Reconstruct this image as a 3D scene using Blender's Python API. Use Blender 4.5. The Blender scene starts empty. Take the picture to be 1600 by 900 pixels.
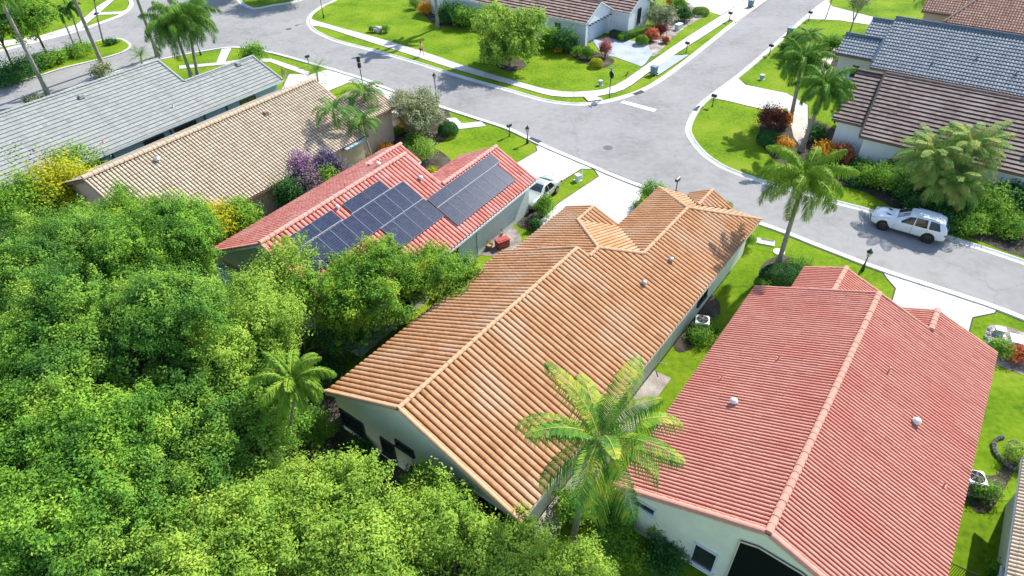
import bpy, bmesh, math, random
import numpy as np
from mathutils import Vector, Matrix, geometry
R = math.radians
rnd = random.Random(7)
rng = np.random.default_rng(11)
scn = bpy.context.scene
col = scn.collection

# ------------------------------------------------------------------ camera
FPX, PITCH, ROLL, CH = 1004.0, R(39.5), R(-1.4), 28.25
F0 = np.array([0, math.cos(PITCH), -math.sin(PITCH)])
R0 = np.array([1.0, 0, 0]); U0 = np.cross(R0, F0)
CR = R0*math.cos(ROLL)+U0*math.sin(ROLL); CU = -R0*math.sin(ROLL)+U0*math.cos(ROLL)
cd = bpy.data.cameras.new('camera'); cam = bpy.data.objects.new('camera', cd); col.objects.link(cam)
cd.sensor_width = 36; cd.lens = 36*FPX/1600; cd.clip_end = 2000; cd.clip_start = .5
m = Matrix.Identity(4)
for i in range(3):
    m[i][0] = CR[i]; m[i][1] = CU[i]; m[i][2] = -F0[i]
m[2][3] = CH
cam.matrix_world = m
scn.camera = cam
# survey helper: where the sight line of a point measured on the photo meets the level z
def g(px, py, z=0.0):
    d = F0*FPX + CR*(px-800) - CU*(py-450)
    t = (z-CH)/d[2]
    return Vector((d[0]*t, d[1]*t, z))
def proj(p):
    d = np.array(p, float)-[0, 0, CH]; z = d@F0
    return 800+FPX*(d@CR)/z, 450-FPX*(d@CU)/z

# ------------------------------------------------------------------ light
SUN_EL, SUN_AZ = R(43), R(46)
w = bpy.data.worlds.new('World'); scn.world = w; w.use_nodes = True
nt = w.node_tree; bg = nt.nodes['Background']
sky = nt.nodes.new('ShaderNodeTexSky'); sky.sky_type = 'NISHITA'; sky.sun_disc = False
sky.sun_elevation = SUN_EL; sky.sun_rotation = SUN_AZ; sky.air_density = 1.0; sky.dust_density = .6
nt.links.new(sky.outputs[0], bg.inputs[0]); bg.inputs[1].default_value = .15
sd = bpy.data.lights.new('sun', 'SUN'); sun = bpy.data.objects.new('sun', sd); col.objects.link(sun)
sd.energy = 4.3; sd.angle = R(.5); sd.color = (1, .965, .9)
S = Vector((math.sin(SUN_AZ)*math.cos(SUN_EL), math.cos(SUN_AZ)*math.cos(SUN_EL), math.sin(SUN_EL)))
sun.rotation_euler = S.to_track_quat('Z', 'Y').to_euler(); sun.location = S*80
vs = scn.view_settings; vs.view_transform = 'Standard'; vs.look = 'None'; vs.gamma = 1; vs.use_curve_mapping = False
vs.exposure = 1.05
scn.cycles.max_bounces = 6; scn.cycles.diffuse_bounces = 3; scn.cycles.transparent_max_bounces = 6
scn.cycles.caustics_reflective = False; scn.cycles.caustics_refractive = False

# ------------------------------------------------------------------ materials
def newmat(name):
    mt = bpy.data.materials.new(name); mt.use_nodes = True
    n = mt.node_tree.nodes; l = mt.node_tree.links
    return mt, n, l, n['Principled BSDF']
def ramp(n, stops):
    r = n.new('ShaderNodeValToRGB'); e = r.color_ramp.elements
    while len(e) < len(stops): e.new(.5)
    for i, (p, c) in enumerate(stops):
        e[i].position = p; e[i].color = (*c, 1)
    return r
def mul(c, k): return tuple(min(1, x*k) for x in c)
def mat(name, c, rough=.7, metal=0, spec=.4, var=.18, scale=3, bump=0, bscale=30, coat=0):
    mt, n, l, b = newmat(name)
    tc = n.new('ShaderNodeTexCoord'); no = n.new('ShaderNodeTexNoise'); no.inputs['Scale'].default_value = scale
    no.inputs['Detail'].default_value = 6; no.inputs['Roughness'].default_value = .65
    l.new(tc.outputs['Object'], no.inputs['Vector'])
    r = ramp(n, [(.3, mul(c, 1-var)), (.7, mul(c, 1+var))])
    l.new(no.outputs['Fac'], r.inputs['Fac']); l.new(r.outputs['Color'], b.inputs['Base Color'])
    b.inputs['Roughness'].default_value = rough; b.inputs['Metallic'].default_value = metal
    b.inputs['Specular IOR Level'].default_value = spec; b.inputs['Coat Weight'].default_value = coat
    if bump:
        n2 = n.new('ShaderNodeTexNoise'); n2.inputs['Scale'].default_value = bscale; n2.inputs['Detail'].default_value = 4
        l.new(tc.outputs['Object'], n2.inputs['Vector'])
        bp = n.new('ShaderNodeBump'); bp.inputs['Strength'].default_value = bump; bp.inputs['Distance'].default_value = .02
        l.new(n2.outputs['Fac'], bp.inputs['Height']); l.new(bp.outputs['Normal'], b.inputs['Normal'])
    return mt
def ground_mat(name, cols, scales=(.35, 6, 60), rough=.95, bump=.3, bd=.03, spec=.06):
    """three octaves of patchiness between the colours cols"""
    mt, n, l, b = newmat(name)
    tc = n.new('ShaderNodeTexCoord'); acc = None
    ws = (.45, .3, .25)
    for s, wt in zip(scales, ws):
        no = n.new('ShaderNodeTexNoise'); no.inputs['Scale'].default_value = s; no.inputs['Detail'].default_value = 5
        l.new(tc.outputs['Object'], no.inputs['Vector'])
        mm = n.new('ShaderNodeMath'); mm.operation = 'MULTIPLY_ADD'; mm.inputs[1].default_value = wt
        if acc is None: mm.inputs[2].default_value = 0
        else: l.new(acc, mm.inputs[2])
        l.new(no.outputs['Fac'], mm.inputs[0]); acc = mm.outputs[0]; last = no
    k = len(cols); r = ramp(n, [(.38+.24*i/(k-1), c) for i, c in enumerate(cols)])
    l.new(acc, r.inputs['Fac']); l.new(r.outputs['Color'], b.inputs['Base Color'])
    b.inputs['Roughness'].default_value = rough; b.inputs['Specular IOR Level'].default_value = spec
    bp = n.new('ShaderNodeBump'); bp.inputs['Strength'].default_value = bump; bp.inputs['Distance'].default_value = bd
    l.new(last.outputs['Fac'], bp.inputs['Height']); l.new(bp.outputs['Normal'], b.inputs['Normal'])
    return mt
def tile_mat(name, c1, c2, c3=None, patch=None, rough=.75):
    """per-tile colour from the tile grid (uv), weathering patches from noise"""
    mt, n, l, b = newmat(name)
    uv = n.new('ShaderNodeUVMap'); sep = n.new('ShaderNodeSeparateXYZ'); l.new(uv.outputs[0], sep.inputs[0])
    fl = []
    for k in (0, 1):
        f = n.new('ShaderNodeMath'); f.operation = 'FLOOR'; l.new(sep.outputs[k], f.inputs[0]); fl.append(f)
    cb = n.new('ShaderNodeCombineXYZ'); l.new(fl[0].outputs[0], cb.inputs[0]); l.new(fl[1].outputs[0], cb.inputs[1])
    wn = n.new('ShaderNodeTexWhiteNoise'); l.new(cb.outputs[0], wn.inputs['Vector'])
    r = ramp(n, [(0, mul(c1, .86)), (.02, c1), (.6, c2), (1, c3 or mul(c2, 1.15))]); l.new(wn.outputs['Value'], r.inputs['Fac'])
    tc = n.new('ShaderNodeTexCoord')
    no = n.new('ShaderNodeTexNoise'); no.inputs['Scale'].default_value = .32; no.inputs['Detail'].default_value = 3
    l.new(tc.outputs['Object'], no.inputs['Vector'])
    mx = n.new('ShaderNodeMix'); mx.data_type = 'RGBA'
    pr = ramp(n, [(.5, (0, 0, 0)), (.62, (1, 1, 1))]); l.new(no.outputs['Fac'], pr.inputs['Fac'])
    ms = n.new('ShaderNodeMath'); ms.operation = 'MULTIPLY'; ms.inputs[1].default_value = .55 if patch else 0
    l.new(pr.outputs['Color'], ms.inputs[0])
    l.new(ms.outputs[0], mx.inputs['Factor']); l.new(r.outputs['Color'], mx.inputs['A']); mx.inputs['B'].default_value = (*(patch or c2), 1)
    # fine dirt
    n2 = n.new('ShaderNodeTexNoise'); n2.inputs['Scale'].default_value = 9; n2.inputs['Detail'].default_value = 8; n2.inputs['Roughness'].default_value = .7
    l.new(tc.outputs['Object'], n2.inputs['Vector'])
    r2 = ramp(n, [(.28, (.76, .74, .72)), (.5, (.97, .97, .97)), (.7, (1.05, 1.05, 1.04))]); l.new(n2.outputs['Fac'], r2.inputs['Fac'])
    cs = n.new('ShaderNodeCombineXYZ'); sx_ = n.new('ShaderNodeMath'); sx_.operation = 'MULTIPLY'; sx_.inputs[1].default_value = .55; sy_ = n.new('ShaderNodeMath'); sy_.operation = 'MULTIPLY'; sy_.inputs[1].default_value = .07
    l.new(sep.outputs[0], sx_.inputs[0]); l.new(sep.outputs[1], sy_.inputs[0]); l.new(sx_.outputs[0], cs.inputs[0]); l.new(sy_.outputs[0], cs.inputs[1])
    n3 = n.new('ShaderNodeTexNoise'); n3.inputs['Scale'].default_value = 1; n3.inputs['Detail'].default_value = 4; l.new(cs.outputs[0], n3.inputs['Vector'])
    r3 = ramp(n, [(.28, (.86, .84, .82)), (.48, (1, 1, 1))]); l.new(n3.outputs['Fac'], r3.inputs['Fac'])
    m3 = n.new('ShaderNodeMix'); m3.data_type = 'RGBA'; m3.blend_type = 'MULTIPLY'; m3.inputs['Factor'].default_value = 1
    l.new(mx.outputs['Result'], m3.inputs['A']); l.new(r3.outputs['Color'], m3.inputs['B']); mx = m3
    m2 = n.new('ShaderNodeMix'); m2.data_type = 'RGBA'; m2.blend_type = 'MULTIPLY'; m2.inputs['Factor'].default_value = 1
    l.new(mx.outputs['Result'], m2.inputs['A']); l.new(r2.outputs['Color'], m2.inputs['B'])
    l.new(m2.outputs['Result'], b.inputs['Base Color']); b.inputs['Roughness'].default_value = .95
    b.inputs['Specular IOR Level'].default_value = .05
    return mt
def leaf_mat(name, cols, trans=.28, rough=.45, scale=.9):
    """every leaf its own hue; whole boughs lean to one hue (new growth, older leaves)"""
    mt, n, l, b = newmat(name)
    ge = n.new('ShaderNodeNewGeometry'); tc = n.new('ShaderNodeTexCoord')
    no = n.new('ShaderNodeTexNoise'); no.inputs['Scale'].default_value = scale; no.inputs['Detail'].default_value = 2
    l.new(tc.outputs['Object'], no.inputs['Vector'])
    a = n.new('ShaderNodeMath'); a.operation = 'MULTIPLY_ADD'; a.inputs[1].default_value = .3
    l.new(ge.outputs['Random Per Island'], a.inputs[0])
    a2 = n.new('ShaderNodeMath'); a2.operation = 'MULTIPLY_ADD'; a2.inputs[1].default_value = 1.6; a2.inputs[2].default_value = -.45
    l.new(no.outputs['Fac'], a2.inputs[0]); l.new(a2.outputs[0], a.inputs[2])
    k = len(cols); r = ramp(n, [(.03+.94*i/(k-1), c) for i, c in enumerate(cols)])
    l.new(a.outputs[0], r.inputs['Fac']); l.new(r.outputs['Color'], b.inputs['Base Color'])
    b.inputs['Roughness'].default_value = .7; b.inputs['Specular IOR Level'].default_value = .08
    tr = n.new('ShaderNodeBsdfTranslucent'); l.new(r.outputs['Color'], tr.inputs['Color'])
    mx = n.new('ShaderNodeMixShader'); mx.inputs[0].default_value = trans
    l.new(b.outputs[0], mx.inputs[1]); l.new(tr.outputs[0], mx.inputs[2])
    l.new(mx.outputs[0], n['Material Output'].inputs[0])
    return mt

M = {}
M['lawn'] = ground_mat('lawn', [(.06, .13, .007), (.115, .205, .009), (.165, .26, .012), (.24, .27, .03)], (.25, 3, 45), bump=.8, bd=.08)
M['asphalt'] = ground_mat('asphalt', [(.20, .197, .19), (.245, .24, .232), (.275, .268, .258)], (.12, 1.6, 70), bump=.25, bd=.006)
M['concrete'] = ground_mat('concrete', [(.36, .35, .325), (.47, .46, .43), (.55, .54, .51)], (.5, 3, 50), bump=.2, bd=.006)
M['kerb'] = ground_mat('kerb', [(.38, .37, .345), (.5, .49, .46), (.58, .57, .54)], (.5, 5, 40), bump=.2, bd=.006)
M['joint'] = mat('joint', (.22, .21, .2))
M['paver'] = ground_mat('paver', [(.25, .28, .32), (.33, .36, .40), (.38, .41, .44)], (.6, 5, 30), bump=.4, bd=.01)
M['pink_paver'] = ground_mat('pink paver', [(.4, .33, .28), (.5, .43, .37), (.55, .5, .45)], (.6, 5, 30), bump=.4, bd=.01)
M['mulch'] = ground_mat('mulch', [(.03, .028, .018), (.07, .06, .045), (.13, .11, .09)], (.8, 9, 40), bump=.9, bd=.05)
M['soil'] = mat('soil edge', (.05, .04, .025), .95, var=.4, scale=8)
M['gravel'] = ground_mat('gravel', [(.12, .1, .09), (.3, .26, .23), (.5, .45, .41)], (1, 14, 40), bump=.9, bd=.05)
M['white_paint'] = mat('white paint', (.78, .78, .76), .6, var=.08, scale=9)
M['line_paint'] = mat('road paint', (.62, .62, .6), .7, var=.15, scale=7)
M['tile_orange'] = tile_mat('terracotta tiles', (.40, .21, .105), (.44, .24, .125), (.475, .265, .145), (.48, .33, .22))
M['tile_pink'] = tile_mat('red clay tiles', (.49, .215, .165), (.52, .235, .18), (.55, .26, .2), (.50, .18, .135))
M['tile_red'] = tile_mat('coral red tiles', (.50, .17, .135), (.56, .22, .175), (.6, .26, .215), (.6, .32, .28))
M['tile_beige'] = tile_mat('beige tiles', (.43, .35, .25), (.48, .40, .29), (.52, .44, .33))
M['tile_grey'] = tile_mat('pale grey tiles', (.26, .272, .255), (.285, .295, .275), (.31, .315, .295))
M['tile_slate'] = tile_mat('slate blue tiles', (.23, .255, .265), (.27, .295, .305), (.32, .345, .35))
M['tile_brown'] = tile_mat('brown tiles', (.20, .15, .135), (.235, .18, .16), (.27, .215, .19), (.31, .255, .235))
M['tile_rust'] = tile_mat('rust brown tiles', (.28, .185, .15), (.34, .235, .195), (.40, .29, .24))
M['pan_shade_brown'] = mat('shaded terracotta pans', (.17, .07, .035), .95, spec=.05, var=.3, scale=5)  # groove shade between the rolls, put into a darker terracotta
M['pan_shade_red'] = mat('shaded red pans', (.22, .06, .045), .95, spec=.05, var=.25, scale=5)  # shadow in the grooves carried by this deeper red
M['pan_shade_tan'] = mat('shaded tan pans', (.17, .13, .09), .95, spec=.05, var=.3, scale=5)  # tan darkened as groove shade; brown stripes on the striped roof
M['pan_slate'] = mat('dark slate pans', (.085, .105, .125), .9, var=.3, scale=5)
M['pan_black'] = mat('dark brown joints', (.05, .037, .033), .9, var=.3, scale=5)
M['pan_grey'] = mat('grey joints', (.1, .1, .095), .9, var=.3, scale=5)
M['cap_orange'] = mat('terracotta caps', (.50, .30, .18), .9, spec=.08, var=.12, scale=4)
M['cap_pink'] = mat('salmon caps', (.52, .25, .19), .9, spec=.08, var=.12, scale=4)
M['cap_red'] = mat('coral caps', (.58, .27, .22), .9, spec=.08, var=.12, scale=4)
M['cap_beige'] = mat('tan caps', (.45, .335, .235), .9, spec=.08, var=.12, scale=4)
M['cap_grey'] = mat('grey caps', (.29, .3, .28), .9, spec=.1, var=.1, scale=4)
M['cap_slate'] = mat('slate caps', (.09, .13, .18), .9, spec=.08, var=.15, scale=4)
M['cap_brown'] = mat('brown caps', (.25, .17, .14), .9, spec=.08, var=.15, scale=4)
M['green_stucco'] = mat('pale green stucco', (.70, .70, .57), .85, var=.07, scale=1.2, bump=.3, bscale=60)
M['cream_stucco'] = mat('cream stucco', (.52, .52, .46), .85, var=.06, scale=1.2, bump=.3, bscale=60)
M['grey_stucco'] = mat('grey green stucco', (.46, .50, .46), .85, var=.06, scale=1.2, bump=.3, bscale=60)
M['blue_stucco'] = mat('blue grey stucco', (.25, .37, .48), .85, var=.06, scale=1.2, bump=.3, bscale=60)
M['tan_stucco'] = mat('tan stucco', (.5, .36, .27), .85, var=.06, scale=1.2, bump=.3, bscale=60)
M['white_stucco'] = mat('white stucco', (.68, .7, .7), .85, var=.05, scale=1.2, bump=.3, bscale=60)
M['fascia_cream'] = mat('cream fascia', (.6, .52, .38), .6, var=.1)
M['fascia_brown'] = mat('brown fascia', (.17, .1, .07), .6, var=.1)
M['fascia_white'] = mat('white fascia', (.65, .68, .66), .6, var=.1)
M['soffit'] = mat('soffit', (.35, .38, .38), .8)
M['glass'] = mat('window glass', (.02, .028, .03), .06, spec=.9, var=.3)
M['screen'] = mat('insect screen', (.006, .009, .008), .9, spec=.1, var=.7, scale=40)
M['frame_white'] = mat('white window frame', (.6, .62, .63), .45, var=.05)
M['frame_dark'] = mat('dark window frame', (.04, .045, .045), .45, var=.1)
M['garage'] = mat('pale garage door', (.5, .56, .62), .6, var=.06)
M['metal'] = mat('galvanised metal', (.42, .42, .41), .4, metal=.6, var=.15)
M['black_metal'] = mat('black metal', (.015, .018, .02), .4, spec=.5, var=.2)
M['ac_white'] = mat('white enamel', (.62, .63, .61), .4, var=.08)
M['ac_dark'] = mat('dark grille', (.02, .023, .026), .95, spec=.03, var=.2)
M['panel_frame'] = mat('dark panel frame', (.22, .24, .27), .6, spec=.1, var=.05)
M['rail'] = mat('pale mounting rail', (.42, .44, .47), .6, spec=.1, var=.05)
M['panel'] = None
M['bin'] = mat('blue grey plastic', (.13, .2, .22), .5, var=.1)
M['box_green'] = mat('pale green box', (.3, .42, .33), .5, var=.1)
M['rock'] = mat('pale rock', (.36, .35, .34), .9, var=.35, scale=4, bump=.8, bscale=8)
M['dark_rock'] = mat('dark rock', (.1, .1, .1), .9, var=.4, scale=4)
M['iron'] = mat('cast iron', (.08, .08, .08), .7, var=.3, scale=14)
M['bark'] = mat('grey bark', (.2, .17, .14), .9, var=.35, scale=6, bump=.8, bscale=14)
M['palm_bark'] = mat('pale palm bark', (.25, .225, .19), .9, var=.3, scale=3, bump=.8, bscale=12)
M['dark_bark'] = mat('brown bark', (.12, .08, .06), .9, var=.35, scale=6, bump=.8, bscale=14)
M['skin'] = mat('skin', (.5, .28, .2), .5, var=.05)
M['pink_cloth'] = mat('pink cloth', (.6, .2, .22), .8, var=.1)
M['dark_cloth'] = mat('maroon cloth', (.12, .02, .03), .8, var=.1)
M['hair'] = mat('dark hair', (.04, .025, .018), .6)
M['car_white'] = mat('white car paint', (.6, .63, .66), .18, spec=.6, var=.02, coat=.7)
M['car_silver'] = mat('champagne car paint', (.38, .4, .34), .3, metal=.35, var=.02, coat=.5)
M['car_glass'] = mat('car glass', (.015, .02, .022), .04, spec=1, var=.1)
M['car_trim'] = mat('black car trim', (.012, .012, .013), .5, var=.1)
M['tyre'] = mat('tyre rubber', (.014, .014, .015), .8, var=.1)
M['alloy'] = mat('dark alloy', (.1, .1, .105), .3, metal=.8, var=.1)
M['alloy_s'] = mat('silver alloy', (.45, .45, .45), .3, metal=.7, var=.1)
M['tail'] = mat('red lens', (.35, .01, .01), .15, var=.05)
M['lamp_lens'] = mat('clear lens', (.5, .53, .55), .08, spec=.8, var=.05)
M['flag_red'] = mat('flag red', (.4, .02, .03), .8); M['flag_white'] = mat('flag white', (.7, .7, .7), .8); M['flag_blue'] = mat('flag blue', (.02, .04, .2), .8)
M['patio'] = mat('pale blue patio roof', (.34, .44, .52), .35, var=.05)
M['red_paint'] = mat('brick red plastic', (.36, .06, .05), .6, var=.15)
M['terracotta'] = mat('terracotta pot', (.45, .2, .11), .8)
def crack(mt, sc=.16, wdt=.006, dark=.72):
    n = mt.node_tree.nodes; l = mt.node_tree.links; b = n['Principled BSDF']; src = b.inputs['Base Color'].links[0].from_socket
    tc = n.new('ShaderNodeTexCoord'); no = n.new('ShaderNodeTexNoise'); no.inputs['Scale'].default_value = .9; no.inputs['Detail'].default_value = 5; l.new(tc.outputs['Object'], no.inputs['Vector'])
    ad = n.new('ShaderNodeVectorMath'); ad.operation = 'MULTIPLY_ADD'; ad.inputs[1].default_value = (1.6, 1.6, 0); l.new(no.outputs['Color'], ad.inputs[0]); l.new(tc.outputs['Object'], ad.inputs[2])
    vo = n.new('ShaderNodeTexVoronoi'); vo.feature = 'DISTANCE_TO_EDGE'; vo.inputs['Scale'].default_value = sc; l.new(ad.outputs[0], vo.inputs['Vector'])
    r = ramp(n, [(wdt*.4, (dark, dark, dark)), (wdt*1.6, (1, 1, 1))]); l.new(vo.outputs['Distance'], r.inputs['Fac'])
    n2 = n.new('ShaderNodeTexNoise'); n2.inputs['Scale'].default_value = .35; n2.inputs['Detail'].default_value = 7; n2.inputs['Roughness'].default_value = .7; l.new(tc.outputs['Object'], n2.inputs['Vector'])
    r2 = ramp(n, [(.33, (.86, .85, .84)), (.5, (1, 1, 1))]); l.new(n2.outputs['Fac'], r2.inputs['Fac'])
    for q in (r, r2):
        m_ = n.new('ShaderNodeMix'); m_.data_type = 'RGBA'; m_.blend_type = 'MULTIPLY'; m_.inputs['Factor'].default_value = 1
        l.new(src, m_.inputs['A']); l.new(q.outputs['Color'], m_.inputs['B']); src = m_.outputs['Result']
    l.new(src, b.inputs['Base Color'])
crack(M['asphalt'], .13, .004, .84); crack(M['concrete'], .1, .002, .8)
# foliage
M['lf_ficus'] = leaf_mat('glossy green leaves', [(.035, .10, .018), (.085, .21, .03), (.17, .35, .04), (.32, .48, .055), (.45, .52, .10)], scale=.5, trans=.36, rough=.6)
M['lf_ficus2'] = leaf_mat('deep green leaves', [(.03, .085, .02), (.065, .17, .03), (.13, .28, .04), (.25, .41, .05), (.38, .46, .08)], scale=.5, trans=.34, rough=.6)
M['lf_light'] = leaf_mat('fresh green leaves', [(.10, .20, .03), (.22, .37, .05), (.35, .50, .07), (.48, .56, .09)], scale=.8, trans=.42, rough=.6)
M['lf_mid'] = leaf_mat('mid green leaves', [(.055, .15, .025), (.12, .27, .035), (.24, .42, .045), (.46, .50, .045)], scale=.8, trans=.4, rough=.6)
M['lf_dark'] = leaf_mat('dark green leaves', [(.02, .075, .02), (.05, .15, .035), (.10, .24, .05)], scale=1)
M['lf_yellow'] = leaf_mat('golden leaves', [(.12, .2, .02), (.32, .36, .015), (.5, .45, .02), (.55, .5, .04)])
M['lf_lime'] = leaf_mat('lime leaves', [(.07, .18, .02), (.16, .32, .03), (.28, .42, .04)])
M['lf_orange'] = leaf_mat('orange croton leaves', [(.16, .16, .03), (.62, .28, .02), (.75, .38, .04), (.6, .12, .03)], scale=2)
M['lf_red'] = leaf_mat('red croton leaves', [(.14, .08, .03), (.45, .09, .04), (.6, .2, .1), (.32, .24, .06)], scale=2)
M['lf_wine'] = leaf_mat('wine dark croton leaves', [(.03, .03, .02), (.1, .03, .03), (.2, .05, .03), (.06, .09, .03)], scale=2)
M['lf_pink'] = leaf_mat('pink cordyline leaves', [(.2, .1, .06), (.45, .13, .12), (.55, .22, .2)], scale=2)
M['lf_varieg'] = leaf_mat('cream variegated leaves', [(.06, .12, .04), (.16, .22, .08), (.38, .38, .22), (.5, .48, .34)], scale=1.5)
M['lf_purple'] = leaf_mat('purple blossom', [(.08, .13, .05), (.2, .13, .2), (.36, .18, .34), (.45, .32, .42)], scale=1.2)
M['lf_mauve'] = leaf_mat('mauve and green leaves', [(.05, .12, .04), (.12, .12, .1), (.28, .17, .22), (.38, .27, .28)], scale=1.6)
M['lf_indigo'] = leaf_mat('indigo leaves', [(.05, .09, .05), (.08, .08, .13), (.15, .12, .22), (.3, .2, .32)], scale=1.4)
M['lf_royal'] = leaf_mat('feathery palm leaves', [(.035, .11, .02), (.08, .20, .03), (.15, .30, .04), (.26, .38, .06)], scale=.8)
M['frond_rib'] = mat('yellow frond ribs', (.30, .33, .06), .6, spec=.1, var=.2)
M['lf_palmdark'] = leaf_mat('dark arching palm leaves', [(.03, .10, .02), (.07, .19, .03), (.14, .29, .04)], scale=.8)
M['lf_royal_lt'] = leaf_mat('bright feathery palm leaves', [(.09, .19, .02), (.17, .31, .03), (.26, .40, .05)], scale=.8)
M['lf_coco'] = leaf_mat('yellowing coconut leaves', [(.03, .10, .018), (.06, .17, .025), (.12, .26, .03), (.3, .36, .04), (.45, .38, .06)], scale=1.1, trans=.15)
M['lf_fan'] = leaf_mat('broad fan leaves', [(.05, .13, .025), (.11, .23, .04), (.2, .32, .07), (.36, .34, .09), (.42, .24, .07)], scale=1.2, trans=.2)

# ------------------------------------------------------------------ scene graph helpers
def link(ob): col.objects.link(ob); return ob
def thing(name, label, cat, loc=(0, 0, 0), rz=0, group=None):
    o = bpy.data.objects.new(name, None); link(o); o.location = loc; o.rotation_euler = (0, 0, rz)
    o.empty_display_size = .3; o['label'] = label; o['category'] = cat
    if group: o['group'] = group
    return o
def tag(o, label, cat, group=None):
    o['label'] = label; o['category'] = cat
    if group: o['group'] = group
    return o
def mesh_ob(name, me, m_, parent=None, loc=None, rz=0, smooth=False):
    o = bpy.data.objects.new(name, me); link(o)
    if m_ is not None:
        for x in (m_ if isinstance(m_, (list, tuple)) else [m_]): me.materials.append(x)
    if parent: o.parent = parent
    if loc is not None: o.location = loc
    o.rotation_euler[2] = rz
    if smooth: me.shade_smooth()
    return o
def bm_ob(name, bm, m_, parent=None, loc=None, rz=0, smooth=False, sharp=None):
    me = bpy.data.meshes.new(name); bm.normal_update(); bm.to_mesh(me); bm.free()
    o = mesh_ob(name, me, m_, parent, loc, rz)
    if smooth:
        me.shade_smooth()
        if sharp: me.set_sharp_from_angle(angle=R(sharp))
    return o
def copy_tree(o, parent=None):
    c = o.copy(); col.objects.link(c)
    c.parent = parent
    for ch in o.children: copy_tree(ch, c)
    return c
def box(bm, c, s, rz=0, rot=None, bev=0):
    mtx = Matrix.Translation(c) @ (rot or Matrix.Rotation(rz, 4, 'Z')) @ Matrix.Diagonal((*s, 1))
    r = bmesh.ops.create_cube(bm, size=1, matrix=mtx)
    if bev:
        ed = list({e for v in r['verts'] for e in v.link_edges})
        bmesh.ops.bevel(bm, geom=ed, offset=bev, segments=2, affect='EDGES')
def cyl(bm, p0, p1, r0, r1=None, n=10, caps=True):
    p0, p1 = Vector(p0), Vector(p1); d = p1-p0
    mtx = Matrix.Translation((p0+p1)/2) @ d.to_track_quat('Z', 'Y').to_matrix().to_4x4()
    bmesh.ops.create_cone(bm, cap_ends=caps, segments=n, radius1=r0, radius2=r0 if r1 is None else r1, depth=d.length, matrix=mtx)
def tube(bm, pts, rads, n=8):
    rings = []
    for i, (p, r) in enumerate(zip(pts, rads)):
        p = Vector(p); d = (Vector(pts[min(i+1, len(pts)-1)])-Vector(pts[max(i-1, 0)])).normalized()
        a = d.orthogonal().normalized() if i == 0 else (a - d*a.dot(d)).normalized()
        b = d.cross(a)
        rings.append([bm.verts.new(p+(a*math.cos(2*math.pi*k/n)+b*math.sin(2*math.pi*k/n))*r) for k in range(n)])
    for i in range(len(rings)-1):
        for k in range(n): bm.faces.new((rings[i][k], rings[i][(k+1) % n], rings[i+1][(k+1) % n], rings[i+1][k]))
    bm.faces.new(rings[-1]); bm.faces.new(rings[0][::-1])
def lathe(bm, prof, c=(0, 0, 0), n=16):
    rings = [[bm.verts.new((c[0]+r*math.cos(2*math.pi*k/n), c[1]+r*math.sin(2*math.pi*k/n), c[2]+z)) for k in range(n)] for r, z in prof]
    for i in range(len(rings)-1):
        for k in range(n): bm.faces.new((rings[i][k], rings[i][(k+1) % n], rings[i+1][(k+1) % n], rings[i+1][k]))
    bm.faces.new(rings[-1]); bm.faces.new(rings[0][::-1])

# ------------------------------------------------------------------ flat ground
def smooth_line(P, sub=6, closed=False):
    n = len(P); out = []
    rngi = range(n if closed else n-1)
    for i in rngi:
        if closed: p = [P[(i+k-1) % n] for k in range(4)]
        else: p = [P[max(0, min(n-1, i+k-1))] for k in range(4)]
        for s in range(sub):
            t = s/sub
            out.append(.5*((2*p[1])+(p[2]-p[0])*t+(2*p[0]-5*p[1]+4*p[2]-p[3])*t*t+(3*p[1]-p[0]-3*p[2]+p[3])*t**3))
    if not closed: out.append(P[-1])
    return out
def W2(pts, z=0): return [g(x, y, 0).to_2d() for x, y in pts]
def sheet(name, pts2, z, m_, kind='structure', thick=0):
    """flat polygon (with optional thickness downwards)"""
    P = [Vector((p[0], p[1], 0)) for p in pts2]
    tris = geometry.tessellate_polygon([P])
    bm = bmesh.new(); vs_ = [bm.verts.new((p.x, p.y, z)) for p in P]
    for t in tris:
        try: f = bm.faces.new([vs_[i] for i in t])
        except ValueError: continue
        f.normal_update()
        if f.normal.z < 0: f.normal_flip()
    if thick:
        lo = [bm.verts.new((p.x, p.y, z-thick)) for p in P]
        n = len(P)
        for i in range(n): bm.faces.new((vs_[i], vs_[(i+1) % n], lo[(i+1) % n], lo[i]))
        bmesh.ops.recalc_face_normals(bm, faces=bm.faces[:])
    o = bm_ob(name, bm, m_)
    if kind: o['kind'] = kind
    return o
def offset_line(P, d):
    out = []
    for i, p in enumerate(P):
        a = P[max(0, i-1)]; b = P[min(len(P)-1, i+1)]; t = (b-a).normalized()
        out.append(p+Vector((-t.y, t.x))*d)
    return out
def ribbon(name, P, prof, m_):
    """sweep a profile [(offset, z)...] along the line P"""
    bm = bmesh.new(); rows = [[bm.verts.new((q.x, q.y, z)) for q in offset_line(P, d)] for d, z in prof]
    for a, b in zip(rows, rows[1:]):
        for i in range(len(P)-1): bm.faces.new((a[i], a[i+1], b[i+1], b[i]))
    bmesh.ops.recalc_face_normals(bm, faces=bm.faces[:])
    o = bm_ob(name, bm, m_); o['kind'] = 'structure'; return o

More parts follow.
